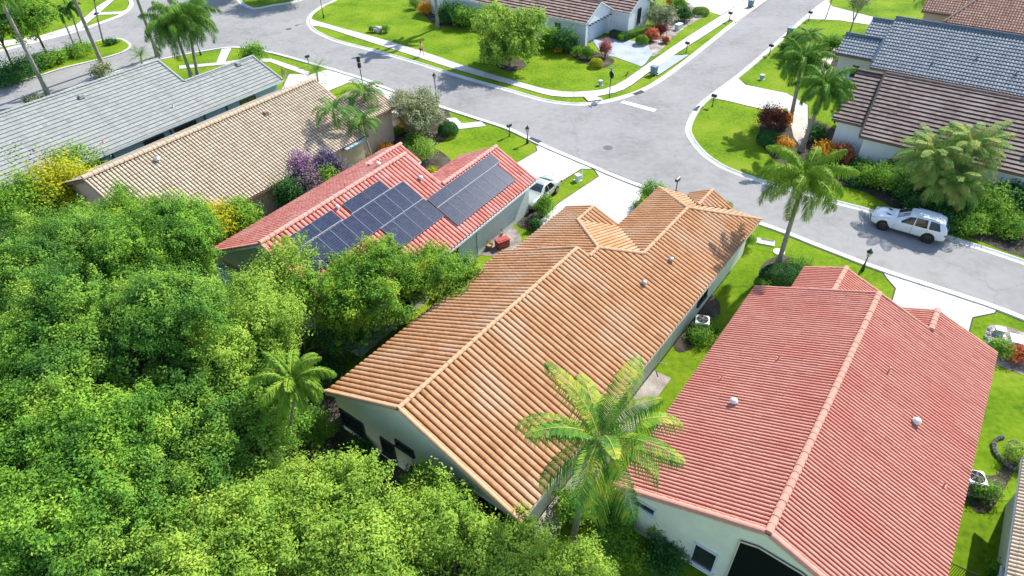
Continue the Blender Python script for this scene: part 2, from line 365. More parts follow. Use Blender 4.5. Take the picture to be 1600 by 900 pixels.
sheet('lawn', [(-400, -60), (400, -60), (400, 500), (-400, 500)], 0, M['lawn'])
K1 = [(1900, 622), (1600, 494), (1500, 458), (1380, 419), (1290, 385), (1190, 347), (1010, 291), (925, 257), (850, 225), (797, 200), (745, 183), (702, 169), (612, 139), (575, 124), (520, 107), (485, 97), (425, 81), (370, 73), (317, 79), (250, 92), (205, 104), (150, 121), (90, 144), (0, 182), (-150, 240)]
KW = [(-220, 150), (-100, 108), (0, 81), (62, 65), (120, 50), (155, 38), (190, 25), (205, 14), (207, 0), (185, -22), (140, -60)]
KN = [(330, -75), (352, -35), (370, 0), (388, 13), (405, 14), (425, 10), (460, 4), (490, -8), (530, -40), (560, -80)]
K2 = [(620, -70), (560, -28), (521, 0), (502, 9), (485, 21), (479, 32), (482, 42), (492, 51), (515, 62), (540, 70), (580, 80), (650, 100), (712, 120), (800, 145), (850, 159), (900, 165), (940, 162), (975, 154), (1012, 140), (1050, 116), (1100, 77), (1150, 37), (1200, -1), (1290, -70), (1400, -150)]
K3 = [(1500, -160), (1400, -85), (1292, -2), (1250, 32), (1200, 76), (1150, 118), (1100, 155), (1082, 175), (1071, 200), (1077, 219), (1092, 238), (1109, 252), (1133, 266), (1182, 284), (1240, 300), (1312, 321), (1360, 334), (1482, 375), (1600, 414), (1900, 520)]
lines = {k: smooth_line(W2(v)) for k, v in dict(K1=K1, KW=KW, KN=KN, K2=K2, K3=K3).items()}
road = []
for k in ('K1', 'KW', 'KN', 'K2', 'K3'): road += lines[k]
sheet('road', road, .012, M['asphalt'])
# kerbs: valley gutter rising to the lawn; +offset is to the left of the direction of travel
KP = [(-.02, .016), (.30, .02), (.46, .1), (.56, .105), (.60, -.02)]
for k in ('K1', 'KW', 'KN', 'K2', 'K3'):
    ribbon('kerb', lines[k], KP if k in ('K1', 'KW', 'KN', 'K2', 'K3') else KP, M['kerb'])
# the planted median
med = smooth_line(W2([(205, 72), (196, 64), (187, 61), (170, 61), (150, 65), (100, 77), (50, 91), (0, 107), (-100, 140), (-110, 170), (0, 137), (62, 119), (100, 107), (150, 95), (175, 88), (195, 81)]), 5, True)
sheet('median', med, .1, M['lawn'], thick=.1)
ribbon('median_kerb', med+[med[0]], [(-.02, .1), (-.1, .112), (.12, .112), (.4, .03), (.5, .016)] if False else [(.5, .016), (.38, .03), (.2, .112), (.0, .115), (-.08, .09)], M['kerb'])
def pave(name, px, m_, z=.03, edge=True):
    P = W2(px)
    if edge:
        c = sum(P, Vector((0, 0)))/len(P)
        n = len(P); Q = []
        area = sum(P[i].x*P[(i+1) % n].y-P[(i+1) % n].x*P[i].y for i in range(n)); s = -1 if area > 0 else 1
        for i in range(n):
            t1 = (P[i]-P[i-1]).normalized(); t2 = (P[(i+1) % n]-P[i]).normalized(); t = (t1+t2)
            t = t.normalized() if t.length > .2 else t1
            Q.append(P[i]+Vector((-t.y, t.x))*.09*s)
        sheet('soil_edge', Q, z-.018, M['soil'])
    return sheet(name, P, z, m_)
swU = [(483, 25), (487, 30), (530, 43), (575, 55), (662, 81), (720, 101), (800, 125), (862, 141), (912, 143), (960, 134), (1012, 100), (1075, 57), (1150, 10), (1162, 1), (1260, -66)]
swL = [(1282, -66), (1186, -1), (1142, 29), (1052, 87), (1015, 112), (975, 140), (930, 151), (910, 151.5), (862, 150), (800, 133), (712, 108.5), (650, 88.5), (580, 66.5), (510, 44), (490, 41), (482, 41)]
pu = smooth_line(W2(swU), 3); pl = smooth_line(W2(swL), 3)
sheet('soil_edge', offset_line(pu, .09)+offset_line(pl, .09), .014, M['soil'])
sheet('sidewalk', pu+pl, .034, M['concrete'])
# sidewalk joints
cl = [(a+b)/2 for a, b in zip(pu, pl[::-1])]
pave('kerb_ramp', [(911, 151), (931, 151), (943, 156.5), (919, 159.5)], M['concrete'], .106, False)
pave('driveway', [(925, 62), (958, 58), (1010, 68), (1020, 84), (1008, 100), (1002, 104), (960, 89), (944, 86), (936, 78)], M['paver'], .026)
pave('driveway_apron', [(1050, 88), (1076, 87), (1028, 119), (1014, 113)], M['paver'], .107, False)
pave('driveway', [(1075, -8), (1150, -8), (1162, 2), (1126, 24), (1102, 17), (1085, 10), (1070, 2)], M['pink_paver'], .026)
pave('driveway_apron', [(1140, 31), (1185, -1), (1202, -1), (1150, 36)], M['pink_paver'], .107, False)
pave('driveway', [(1152, 121), (1155, 124), (1165, 133), (1229, 146), (1262, 165), (1262, 180), (1229, 170), (1192, 171), (1133, 157), (1116, 154), (1104, 152)], M['concrete'])
pave('path', [(1229, 165), (1262, 178), (1262, 222), (1250, 228), (1240, 214)], M['pink_paver'], .026)
pave('driveway', [(1292, -2), (1300, 10), (1345, 22), (1420, 40), (1420, 60), (1365, 40), (1312, 32), (1266, 30), (1252, 31)], M['concrete'])
pave('path', [(1300, 70), (1312, 72), (1285, 125), (1268, 118)], M['pink_paver'], .026)
pave('driveway', [(848, 226), (925, 258), (1010, 291), (990, 330), (940, 400), (868, 400), (838, 350), (874, 317), (936, 276), (928, 264), (908, 264), (800, 332), (770, 300), (809, 254), (840, 236), (838, 229)], M['concrete'])
pave('driveway', [(1376, 419), (1560, 481), (1553, 489), (1519, 496), (1512, 522), (1440, 560), (1380, 520), (1400, 451), (1385, 434)], M['concrete'])
pave('sidewalk', [(697, 185), (718, 202), (760, 197), (752, 190), (722, 193), (712, 184)], M['concrete'])
pave('sidewalk', [(280, 103), (350, 97), (390, 91), (425, 92), (455, 102), (485, 113), (480, 118), (448, 107), (422, 97), (392, 96), (350, 101), (280, 108)], M['concrete'])
pave('path', [(347, 75), (363, 73), (352, 97), (338, 98)], M['concrete'])
pave('driveway', [(520, 106), (580, 127), (592, 137), (545, 129), (505, 146), (470, 150), (440, 140), (452, 116), (485, 117)], M['concrete'])
pave('driveway', [(590, 131), (640, 149), (655, 160), (640, 180), (600, 175), (560, 150), (586, 137)], M['concrete'])
pave('sidewalk', [(-10, 66), (60, 57), (120, 38), (155, 8), (168, 0), (175, -10), (190, -10), (165, 12), (128, 44), (62, 63), (-10, 76)], M['concrete'])
pave('sidewalk', [(148, 20), (190, 18), (200, 14), (202, 18), (192, 22), (146, 24)], M['concrete'])
pave('driveway', [(1404, 443), (1398, 443), (1399, 444)], M['joint'], .036, False)
# joints in the big driveways
def joint(px, z=.038, wd=.03):
    P = W2(px); a = offset_line(P, wd/2); b = offset_line(P, -wd/2); return sheet('joint', a+b[::-1], z, M['joint'])
joint([(862, 233), (925, 262), (1004, 296)]); joint([(905, 300), (965, 340)]); joint([(1385, 432), (1552, 488)]); joint([(880, 250), (845, 300)])
joint([(1170, 140), (1150, 158)])
# joints across the long sidewalk
for i in range(2, len(pu)-2, 1):
    a, b = pu[i], pl[::-1][i]
    tg = (pu[i+1]-pu[i-1]).normalized()
    if (a-b).length < 4 and abs(tg.dot((b-a).normalized())) < .25:
        t = (b-a).normalized(); nn = Vector((-t.y, t.x))*.015
        sheet('joint', [a+nn, b+nn, b-nn, a-nn], .038, M['joint'])
# stop line
pave('stop_line', [(975, 157.5), (1026, 171), (1022, 175), (969, 160.5)], M['line_paint'], .018, False)
# planting beds
def bed(px, m_='mulch', z=.02): return sheet('planting_bed', smooth_line(W2(px), 4, True), z, M[m_])
bed([(640, 0), (660, 20), (680, 38), (720, 42), (760, 48), (860, 72), (900, 92), (925, 104), (945, 106), (960, 94), (930, 80), (912, 70), (840, 30), (740, 5), (700, -10)])
bed([(775, 103), (797, 112), (822, 104), (812, 92), (790, 92)])
bed([(1020, 62), (1008, 75), (1022, 88), (1050, 60), (1075, 40), (1108, 20), (1100, 8), (1070, 8), (1040, 25)], 'gravel')
bed([(1190, 190), (1186, 215), (1200, 240), (1230, 262), (1290, 285), (1350, 300), (1420, 338), (1500, 365), (1640, 405), (1640, 300), (1400, 240), (1330, 215), (1280, 190), (1240, 180), (1225, 172), (1200, 175)])
bed([(1340, 85), (1300, 95), (1310, 130), (1350, 110)])
bed([(600, 175), (612, 225), (660, 232), (700, 215), (705, 190), (695, 170), (650, 160), (620, 160)])
bed([(620, 240), (660, 275), (700, 262), (700, 245), (660, 225)])
bed([(1190, 415), (1188, 448), (1220, 452), (1262, 445), (1275, 420), (1225, 400)])
bed([(1540, 515), (1545, 555), (1570, 575), (1660, 600), (1660, 545), (1600, 520), (1560, 508)], 'gravel')
bed([(1070, 470), (1110, 460), (1125, 490), (1080, 545), (1052, 540)])
bed([(1510, 745), (1515, 790), (1545, 800), (1580, 745), (1600, 700), (1575, 690), (1560, 740)])
bed([(720, 380), (760, 400), (812, 388), (808, 360), (780, 350)], 'gravel')
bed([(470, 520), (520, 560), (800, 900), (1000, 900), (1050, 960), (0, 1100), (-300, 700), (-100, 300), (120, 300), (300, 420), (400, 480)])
bed([(820, 330), (808, 352), (835, 360), (860, 345), (850, 325)])
# manholes, drains
def disc(name, px, r, z=.016, label=None):
    bm = bmesh.new(); lathe(bm, [(r, 0), (r, .006), (r*.88, .012), (r*.86, .008), (r*.2, .01), (.001, .01)], n=24)
    p = g(*px); o = bm_ob(name, bm, M['iron'], loc=(p.x, p.y, z)); return tag(o, label, 'manhole')
disc('manhole_cover', (950, 231), .45, label='round iron manhole cover in the junction, left of the curved corner')
disc('manhole_cover', (451, 45.5), .42, label='small dark manhole cover in the far left road')
disc('manhole_cover', (590, 86.5), .35, label='dark manhole cover on the street below the walking person') if False else None
def grate(px, rz, label):
    q_ = g(*px); t = thing('storm_drain', label, 'drain', (q_.x, q_.y, -.07), rz)
    bm = bmesh.new(); 
    for sx in (-1, 1): box(bm, (sx*.62, 0, .125), (.06, .6, .03))
    for sy in (-1, 1): box(bm, (0, sy*.28, .125), (1.2, .06, .03))
    bm_ob('frame', bm, M['iron'], t)
    bm = bmesh.new()
    for i in range(9): box(bm, (-.52+i*.13, 0, .12), (.05, .5, .03))
    bm_ob('bar_grid', bm, M['iron'], t)
    bm = bmesh.new(); box(bm, (0, 0, .06), (1.28, .64, .1)); bm_ob('pit', bm, M['car_trim'], t)
grate((835, 220), R(-42), 'slotted storm drain beside the large white driveway')
grate((1091, 170), R(50), 'storm drain in the kerb at the mailbox on the curved lawn')
grate((997, 145), R(33), 'storm drain in the kerb beside the white stop line')

# ------------------------------------------------------------------ tiled roofs
PW = .12; CF = .97
def tile_plane(V, Fc, UV, MI, poly, ref, d, s, P, C, H, st, style='barrel', phase=0):
    """append tiles over the convex polygon poly (house coordinates). ref=(u,v,z) on the plane, d=unit downslope, s=slope"""
    d = Vector(d).normalized(); e = Vector((-d.y, d.x)); rf = Vector(ref[:2])
    T = [(Vector(p)-rf).dot(e) for p in poly]; Q = [(Vector(p)-rf).dot(d) for p in poly]
    t0 = math.floor(min(T)/P-1)*P+phase; nt_ = int((max(T)-t0)/P)+2
    c0 = math.floor(min(Q)/C)*C; nq = int((max(Q)-c0)/C)+2
    if style == 'barrel':
        pw = PW; fr = [0, pw, pw+.04, .3, .5, .7, .96-pw, 1-pw]; hs = [0, 0, .68*H, .93*H, H, .93*H, .68*H, 0]
    elif style == 's':
        fr = [0, .13, .3, .5, .7, .87]; hs = [0, 0, .87*H, H, .87*H, 0]
    else:
        fr = [0, .04, .96]; hs = [0, H, H]
    cols_ = [(t0+(i+f)*P, h) for i in range(nt_) for f, h in zip(fr, hs)]
    rows = []
    for k in range(nq):
        rows.append((c0+k*C, 0.0, k, 0)); rows.append((c0+(k+CF)*C, st, k, .97))
    bm = bmesh.new(); uvl = bm.loops.layers.uv.new('UVMap')
    grid = []
    jit = {}
    for q, dh, k, f in rows:
        row = []
        for i, (t, h) in enumerate(cols_):
            p = rf+e*t+d*q; key = (i//len(fr), k)
            if key not in jit: jit[key] = rnd.uniform(-.006, .006)
            row.append(bm.verts.new((p.x, p.y, ref[2]-s*q+h+dh+jit[key]+.01)))
        grid.append(row)
    for a in range(len(grid)-1):
        k = rows[a][2]
        for i in range(len(cols_)-1):
            f = bm.faces.new((grid[a][i], grid[a][i+1], grid[a+1][i+1], grid[a+1][i])); f.smooth = False
            tx = i//len(fr)+.5; sg_ = i % len(fr)
            f.material_index = 1 if ((style != 'flat' and sg_ in (0, len(fr)-1)) or (a % 2 == 1 and (CF < .95))) else 0
            for lp in f.loops: lp[uvl].uv = (tx+round(t0/P), k+round(c0/C)+.5)
    n = len(poly); area = sum(poly[i][0]*poly[(i+1) % n][1]-poly[(i+1) % n][0]*poly[i][1] for i in range(n))
    pp = poly if area > 0 else poly[::-1]
    for i in range(n):
        a, b = Vector(pp[i]), Vector(pp[(i+1) % n]); tt = b-a
        if tt.length < 1e-4: continue
        nrm = Vector((tt.y, -tt.x, 0)).normalized()
        bmesh.ops.bisect_plane(bm, geom=bm.verts[:]+bm.edges[:]+bm.faces[:], plane_co=(a.x, a.y, 0), plane_no=nrm, clear_outer=True, dist=1e-5)
    base = len(V); bm.verts.ensure_lookup_table()
    bm.normal_update()
    for v in bm.verts: V.append(tuple(v.co))
    for f in bm.faces:
        idx = [v.index for v in f.verts]
        up = f.normal.z >= -1e-4
        lps = [lp[uvl].uv[:] for lp in f.loops]
        if not up and abs(f.normal.z) > 1e-3: idx = idx[::-1]; lps = lps[::-1]
        Fc.append([base+j for j in idx]); UV.extend(lps); MI.append(f.material_index)
    bm.free()
def zof(ref, d, s, p):
    d = Vector(d).normalized(); return ref[2]-s*((Vector(p)-Vector(ref[:2])).dot(d))
def build_roof(parent, planes, tm, fm, P, C, H, st, style, pan='pan_shade_brown', pw=.12, cf=.97):
    global PW, CF
    PW, CF = pw, cf
    V, Fc, UV, MI = [], [], [], []
    for poly, ref, d, s in planes: tile_plane(V, Fc, UV, MI, poly, ref, d, s, P, C, H, st, style)
    me = bpy.data.meshes.new('roof'); me.from_pydata(V, [], Fc)
    uvl = me.uv_layers.new(name='UVMap'); uvl.data.foreach_set('uv', np.array(UV, dtype=np.float32).ravel())
    me.materials.append(tm); me.materials.append(M[pan]); me.polygons.foreach_set('material_index', MI)
    roof = mesh_ob('roof', me, None, parent)
    bm = bmesh.new()
    for poly, ref, d, s in planes:
        n = len(poly)
        area = sum(poly[i][0]*poly[(i+1) % n][1]-poly[(i+1) % n][0]*poly[i][1] for i in range(n))
        pp = poly if area > 0 else poly[::-1]
        a = [bm.verts.new((p[0], p[1], zof(ref, d, s, p)-.012)) for p in pp]; b = [bm.verts.new((p[0], p[1], zof(ref, d, s, p)-.17)) for p in pp]
        bm.faces.new(a); bm.faces.new(b[::-1])
        for i in range(n): bm.faces.new((a[i], b[i], b[(i+1) % n], a[(i+1) % n]))
    bm_ob('fascia', bm, fm, roof)
    return roof
def caps(roof, segs, m_, r=.12, L=.38):
    """overlapping half-round cap tiles along ridges, hips and rakes"""
    n = 6
    for a, b in segs:
        bm = bmesh.new()
        a, b = Vector(a), Vector(b); d = (b-a); k = max(1, round(d.length/L)); dn = d.normalized()
        side = dn.cross(Vector((0, 0, 1))).normalized(); up = side.cross(dn)
        for i in range(k):
            p0 = a+d*(i/k)-dn*.02; p1 = a+d*((i+1)/k)+dn*.02
            r0, r1 = r*1.06, r*.93; j = rnd.uniform(-.008, .008)
            ra = [bm.verts.new(p0+side*math.cos(math.pi*t/n)*r0+up*(math.sin(math.pi*t/n)*r0*.9+j)) for t in range(n+1)]
            rb = [bm.verts.new(p1+side*math.cos(math.pi*t/n)*r1+up*(math.sin(math.pi*t/n)*r1*.9+j)) for t in range(n+1)]
            for t in range(n): bm.faces.new((ra[t], ra[t+1], rb[t+1], rb[t]))
            bm.faces.new(ra[::-1]); bm.faces.new(rb)
        bmesh.ops.recalc_face_normals(bm, faces=bm.faces[:])
        bm_ob('ridge_cap', bm, m_, roof)
def wall_block(bm, u0, u1, v0, v1, zl, zr, ridge=None):
    """box room; a gable top when ridge=(u,z)"""
    prof = [(u0, -.1), (u1, -.1), (u1, zr)] + ([ridge] if ridge else []) + [(u0, zl)]
    a = [bm.verts.new((u, v0, z)) for u, z in prof]; b = [bm.verts.new((u, v1, z)) for u, z in prof]
    n = len(prof)
    bm.faces.new(a[::-1]); bm.faces.new(b)
    for i in range(n): bm.faces.new((a[i], a[(i+1) % n], b[(i+1) % n], b[i]))
def window(parent, c, wd, ht, nrm, fm='frame_white', panes=2, gm='glass', name='window'):
    """window on a wall: c = centre on the wall (house coordinates), nrm = outward direction in uv"""
    rz = math.atan2(nrm[1], nrm[0])+math.pi/2
    mt = Matrix.Translation(c) @ Matrix.Rotation(rz, 4, 'Z')
    bm = bmesh.new(); t = .07
    for sx in (-1, 1): box(bm, (sx*(wd/2), -.03, 0), (t, .12, ht+t))
    for sz in (-1, 1): box(bm, (0, -.03, sz*ht/2), (wd-t-.004, .12, t))
    for k in range(1, panes): box(bm, (-wd/2+wd*k/panes, -.02, 0), (.045, .07, ht-t-.004))
    box(bm, (0, -.06, -ht/2-.06), (wd+.2, .16, .05))
    bm.transform(mt); f = bm_ob(name, bm, M[fm], parent)
    bm = bmesh.new(); box(bm, (0, 0, 0), (wd-.05, .03, ht-.05)); bm.transform(mt)
    bm_ob('pane', bm, M[gm], f)
    return f
def vent(parent, u, v, z, m_='metal', kind='cap', r=.12):
    bm = bmesh.new()
    if kind == 'cap': lathe(bm, [(r*.7, -.1), (r*.7, .18), (r*1.5, .18), (r*1.5, .24), (r*.9, .33), (.01, .36)], (u, v, z), 12)
    elif kind == 'pipe': lathe(bm, [(r*1.6, 0), (r*.6, .05), (r*.5, .32), (r*.3, .32)], (u, v, z), 10)
    else:
        box(bm, (u, v, z+.14), (r*3, r*3, .18), bev=.03); box(bm, (u, v, z+.02), (r*4, r*4, .06))
    bm_ob('roof_vent', bm, M[m_], parent)

GR = 'detached houses of the street'
def house(name, label, o, yaw): return thing(name, label, 'house', (o[0], o[1], 0), -R(yaw), GR)

# ---- centre house, terracotta
hc = house('terracotta_roof_house', 'pale green house under the orange terracotta tile roof, in the middle of the picture', (-5.31, 19.01), 37.56)
s = .3875; zR = 5.55; sl = .459
rp = (0, 0, zR); zA = zR-s*.82
refR = (0, 0, zR)
C_planes = [
 ([(-5.78, 0), (0, 0), (0, 15.25), (-5.78, 15.25)], rp, (-1, 0), sl),
 ([(0, 0), (6.84, 0), (6.84, 15.25), (0, 15.25)], refR, (1, 0), s),
 ([(.82, 15.25), (6.84, 15.25), (6.84, 16.3), (.82, 16.3)], refR, (1, 0), s),
 ([(.82, 16.3), (6.84, 16.3), (6.84, 18.35), (2.87, 18.35)], refR, (1, 0), s),
 ([(2.87, 18.35), (6.84, 18.35), (6.84, 28.67), (2.87, 24.7)], refR, (1, 0), s),
 ([(-5.25, 15.2), (.82, 15.2), (.82, 16.3), (-2.95, 20.07), (-5.25, 20.07)], (.82, 0, zA), (-1, 0), s),
 ([(-5.25, 20.07), (-2.95, 20.07), (-2.95, 22.25), (-5.25, 22.25)], (.82, 0, zA), (-1, 0), s),
 ([(.82, 16.3), (2.87, 18.35), (-.9, 22.12), (-2.95, 20.07)], (.82, 16.3, zA), (0, 1), s),
 ([(-2.95, 20.07), (-.9, 22.12), (-.85, 22.25), (-2.95, 22.25)], (-2.95, 0, zA-s*3.77), (1, 0), s),
 ([(2.87, 18.35), (2.87, 24.7), (-.98, 28.55), (-.98, 22.2)], (2.87, 0, zR-s*2.87), (-1, 0), s),
 ([(2.87, 24.7), (6.84, 28.67), (-1.02, 28.59)], (2.87, 24.7, zR-s*2.87), (0, 1), s),
 ([(2.95, 26.4), (4.65, 28.6), (4.65, 28.95), (2.95, 28.95)], (2.95, 0, 3.82), (1, 0), .5),
 ([(2.95, 26.4), (1.25, 28.6), (1.25, 28.95), (2.95, 28.95)], (2.95, 0, 3.82), (-1, 0), .5),
]
rc = build_roof(hc, C_planes, M['tile_orange'], M['fascia_cream'], .335, .42, .115, .016, 'barrel', 'pan_shade_brown', .115, .975)
def zc(u): return zR-(s*u if u > 0 else -sl*u)
caps(rc, [((0, .05, zR+.1), (0, 15.2, zR+.1)), ((-5.78, .06, 2.9+.06), (-.1, .06, zR+.06)), ((6.84, .06, 2.9+.06), (.1, .06, zR+.06)),
          ((-5.7, 15.2, 2.95), (-.1, 15.2, zR+.06)), ((0, 15.2, zR+.06), (.82, 15.2, zA+.07)), ((.82, 15.3, zA+.1), (.82, 16.3, zA+.1)),
          ((.82, 16.3, zA+.1), (-2.95, 20.07, zA-s*3.77+.1)), ((.82, 16.3, zA+.1), (2.87, 18.35, zR-s*2.87+.1)),
          ((-2.95, 20.07, zA-s*3.77+.1), (-2.95, 22.25, zA-s*3.77+.1)), ((2.87, 18.35, zR-s*2.87+.1), (2.87, 24.7, zR-s*2.87+.1)),
          ((2.87, 24.7, zR-s*2.87+.1), (6.84, 28.67, 2.96)), ((2.87, 24.7, zR-s*2.87+.1), (-1.0, 28.57, 2.96)), ((2.95, 26.5, 3.9), (2.95, 28.95, 3.9)),
          ((-2.95, 22.2, zA-s*3.77+.05), (-5.25, 22.2, 2.93)), ((-2.95, 22.2, zA-s*3.77+.05), (-.9, 22.2, 2.96))], M['cap_orange'])
bm = bmesh.new()
wall_block(bm, -5.35, 6.35, .25, 15.0, 2.92, 2.92, (0, 5.32))
wall_block(bm, -4.8, 6.35, 15.0, 16.1, 2.85, 2.85, (.82, 4.95)); wall_block(bm, -4.8, 6.35, 16.1, 20.2, 2.8, 2.8, None)
wall_block(bm, -4.8, -1.4, 20.2, 21.9, 2.9, 2.85, (-2.95, 3.55))
wall_block(bm, -.5, 6.35, 20.2, 28.1, 2.85, 2.85, None)
wall_block(bm, 1.6, 4.3, 28.1, 28.7, 2.8, 2.8, (2.95, 3.45))
bmesh.ops.recalc_face_normals(bm, faces=bm.faces[:])
bm_ob('wall', bm, M['green_stucco'], hc)
for u, z, wd, ht, p in ((-4.3, 1.32, 1.75, 1.1, 2), (-1.68, 1.15, .9, 1.25, 1), (-.35, 2.3, 1.15, .42, 1)): window(hc, (u, .25, z), wd, ht, (0, -1), 'frame_dark', p)
f = window(hc, (4.1, .25, 1.45), 3.6, 2.3, (0, -1), 'frame_white', 4, 'screen', 'screened_porch')
for v in (6.5, 9.8, 20.5): window(hc, (6.35, v, 1.6), 1.3, 1.3, (1, 0), 'frame_dark', 2)
bm = bmesh.new(); box(bm, (-3.1, 21.93, 1.1), (2.6, .06, 2.15)); bm_ob('garage_door', bm, M['garage'], hc)
vent(hc, 4.35, 19.3, zc(4.35)+.06, 'metal', 'cap'); vent(hc, 4.1, 16.2, zc(4.1)+.06, 'metal', 'cap')
bm = bmesh.new()
for a, b in (((6.36, 14.5, .3), (6.95, 14.3, .7)), ((6.42, 14.5, .3), (6.42, 14.5, 2.4))): cyl(bm, a, b, .03, n=6)
bm_ob('pipe', bm, M['frame_white'], hc)
bm = bmesh.new(); box(bm, (6.95, 7, .03), (1.15, 14, .09)); wk = bm_ob('side_path', bm, M['gravel'], hc)

# ---- right house, pinkish red
hr = house('red_roof_house', 'pale green house under the large finely ribbed red roof, lower right', (9.43, 12.67), 37.32)
s = .396; zR = 5.41
R_planes = [
 ([(-6.35, 0), (0, 0), (0, 17.35), (-6.35, 17.35)], (0, 0, zR), (-1, 0), s),
 ([(0, 0), (6.35, 0), (6.35, 17.35), (0, 17.35)], (0, 0, zR), (1, 0), s),
 ([(2.94, 17.35), (6.35, 17.35), (6.35, 19.3), (2.94, 19.3)], (0, 0, zR), (1, 0), s),
 ([(2.94, 17.3), (2.94, 19.3), (-.45, 19.3), (-.45, 17.3)], (2.94, 0, zR-s*2.94), (-1, 0), s),
 ([(-2.2, 17.3), (-2.2, 21), (-4.5, 21), (-4.5, 17.3)], (-2.2, 0, 3.85), (-1, 0), .4),
 ([(-2.2, 17.3), (-2.2, 21), (-.1, 21), (-.1, 17.3)], (-2.2, 0, 3.85), (1, 0), .4),
]
rr = build_roof(hr, R_planes, M['tile_pink'], M['fascia_cream'], .2, .37, .075, .012, 'barrel', 'pan_shade_red', .15, .975)
z2 = zR-s*2.94
caps(rr, [((0, .05, zR+.08), (0, 17.3, zR+.08)), ((-6.35, .06, 2.94), (-.1, .06, zR+.03)), ((6.35, .06, 2.94), (.1, .06, zR+.03)),
          ((2.94, 17.35, z2+.08), (2.94, 19.3, z2+.08)), ((-2.2, 17.4, 3.93), (-2.2, 21, 3.93))], M['cap_pink'], .16, .4)
caps(rr, [((-6.3, 17.3, 2.95), (-.1, 17.3, zR+.03)), ((.1, 17.3, zR+.03), (2.9, 17.3, z2+.05)), ((2.94, 19.25, z2+.03), (6.3, 19.25, 2.93)), ((2.94, 19.25, z2+.03), (-.4, 19.25, 2.95)),
          ((-2.2, 20.95, 3.88), (-4.4, 20.95, 2.98)), ((-2.2, 20.95, 3.88), (-.1, 20.95, 3.05))], M['cap_pink'], .09, .4)
bm = bmesh.new()
wall_block(bm, -5.9, 5.9, .3, 17.0, 2.9, 2.9, (0, 5.22))
wall_block(bm, .1, 5.9, 17.0, 18.9, 2.85, 2.85, (2.94, 4.0))
wall_block(bm, -4.0, -.6, 17.0, 20.6, 2.85, 2.85, (-2.2, 3.6))
bmesh.ops.recalc_face_normals(bm, faces=bm.faces[:])
bm_ob('wall', bm, M['green_stucco'], hr)
window(hr, (-1.9, .3, 1.15), 1.0, 1.5, (0, -1), 'frame_white', 1)
window(hr, (-4.9, .3, 2.3), 1.0, .5, (0, -1), 'frame_white', 1)
# screened lanai opening: dark screen with a thin edge, sloping top under the gable
bm = bmesh.new()
pr = [(-.8, -.05), (-.8, 3.78), (-.1, 4.05), (1.6, 3.95), (5.2, 2.6), (5.2, -.05)]
a = [bm.verts.new((u, .27, z)) for u, z in pr]; b = [bm.verts.new((u, .22, z)) for u, z in pr]
bm.faces.new(a); bm.faces.new(b[::-1])
for i in range(6): bm.faces.new((a[i], a[(i+1) % 6], b[(i+1) % 6], b[i]))
bmesh.ops.recalc_face_normals(bm, faces=bm.faces[:])
scr = bm_ob('screened_porch', bm, M['screen'], hr)
bm = bmesh.new()
for (a, b) in zip(pr, pr[1:]): cyl(bm, (a[0], .2, a[1]), (b[0], .2, b[1]), .035, n=6)
bm_ob('screen_frame', bm, M['fascia_cream'], scr)
window(hr, (-5.9, 8, 1.6), 1.2, 1.2, (-1, 0), 'frame_white', 2)
for u, v, k in ((-3.7, 6.7, 'cap'), (3.6, 10.4, 'cap')): vent(hr, u, v, zR-s*abs(u)+.04, 'ac_white', k, .13)
for u, v in ((1.8, 12.3), (-2.9, 10.6), (-4.9, 8.4), (5.4, 8.2)): vent(hr, u, v, zR-s*abs(u)+.04, 'cap_pink', 'pipe', .07)

# ---- solar house
hs = house('coral_roof_house', 'grey-walled house under the coral red tile roof carrying the solar array', (-14.9, 31.26), 34.44)
s = .487; zR = 6.27; rw = 3.2; zw = zR-s*rw
S_planes = [
 ([(-6.9, 0), (0, 0), (0, 13.2), (-6.9, 13.2)], (0, 0, zR), (-1, 0), s),
 ([(0, 0), (6.95, 0), (6.95, 13.2), (0, 13.2)], (0, 0, zR), (1, 0), s),
 ([(rw, 13.2), (6.95, 13.2), (6.95, 20), (rw, 20)], (0, 0, zR), (1, 0), s),
 ([(rw, 13.1), (rw, 20), (-.55, 20), (-.55, 13.1)], (rw, 0, zw), (-1, 0), s),
 ([(-6.9, 13.1), (-4.6, 13.1), (-4.6, 17.5), (-6.9, 17.5)], (-4.6, 0, 3.98), (-1, 0), s),
 ([(-4.6, 13.1), (-2.6, 13.1), (-2.6, 17.5), (-4.6, 17.5)], (-4.6, 0, 3.98), (1, 0), s),
]
rs = build_roof(hs, S_planes, M['tile_red'], M['fascia_white'], .33, .40, .115, .014, 'barrel', 'pan_shade_red', .12)
caps(rs, [((0, .05, zR+.1), (0, 13.2, zR+.1)), ((rw, 13.2, zw+.1), (rw, 20, zw+.1)), ((-4.6, 13.3, 4.06), (-4.6, 17.5, 4.06))], M['cap_red'], .17)
caps(rs, [((0, 13.15, zR+.05), (rw, 13.15, zw+.05)), ((0, 13.15, zR+.05), (-6.8, 13.15, 2.97)), ((rw, 19.95, zw+.05), (6.9, 19.95, 2.92)), ((rw, 19.95, zw+.05), (-.5, 19.95, 2.95)),
          ((-6.9, .05, 2.95), (0, .05, zR+.05)), ((6.9, .05, 2.95), (0, .05, zR+.05)), ((-4.6, 17.45, 4.0), (-6.85, 17.45, 2.9))], M['cap_red'], .1)
bm = bmesh.new()
wall_block(bm, -6.45, 6.45, .35, 12.9, 2.85, 2.85, (0, 6.0)); wall_block(bm, 0, 6.45, 12.9, 19.6, 2.8, 2.8, (rw, 4.4)); wall_block(bm, -6.45, -3, 12.9, 17.1, 2.75, 2.75, (-4.6, 3.7))
bmesh.ops.recalc_face_normals(bm, faces=bm.faces[:]); bm_ob('wall', bm, M['grey_stucco'], hs)
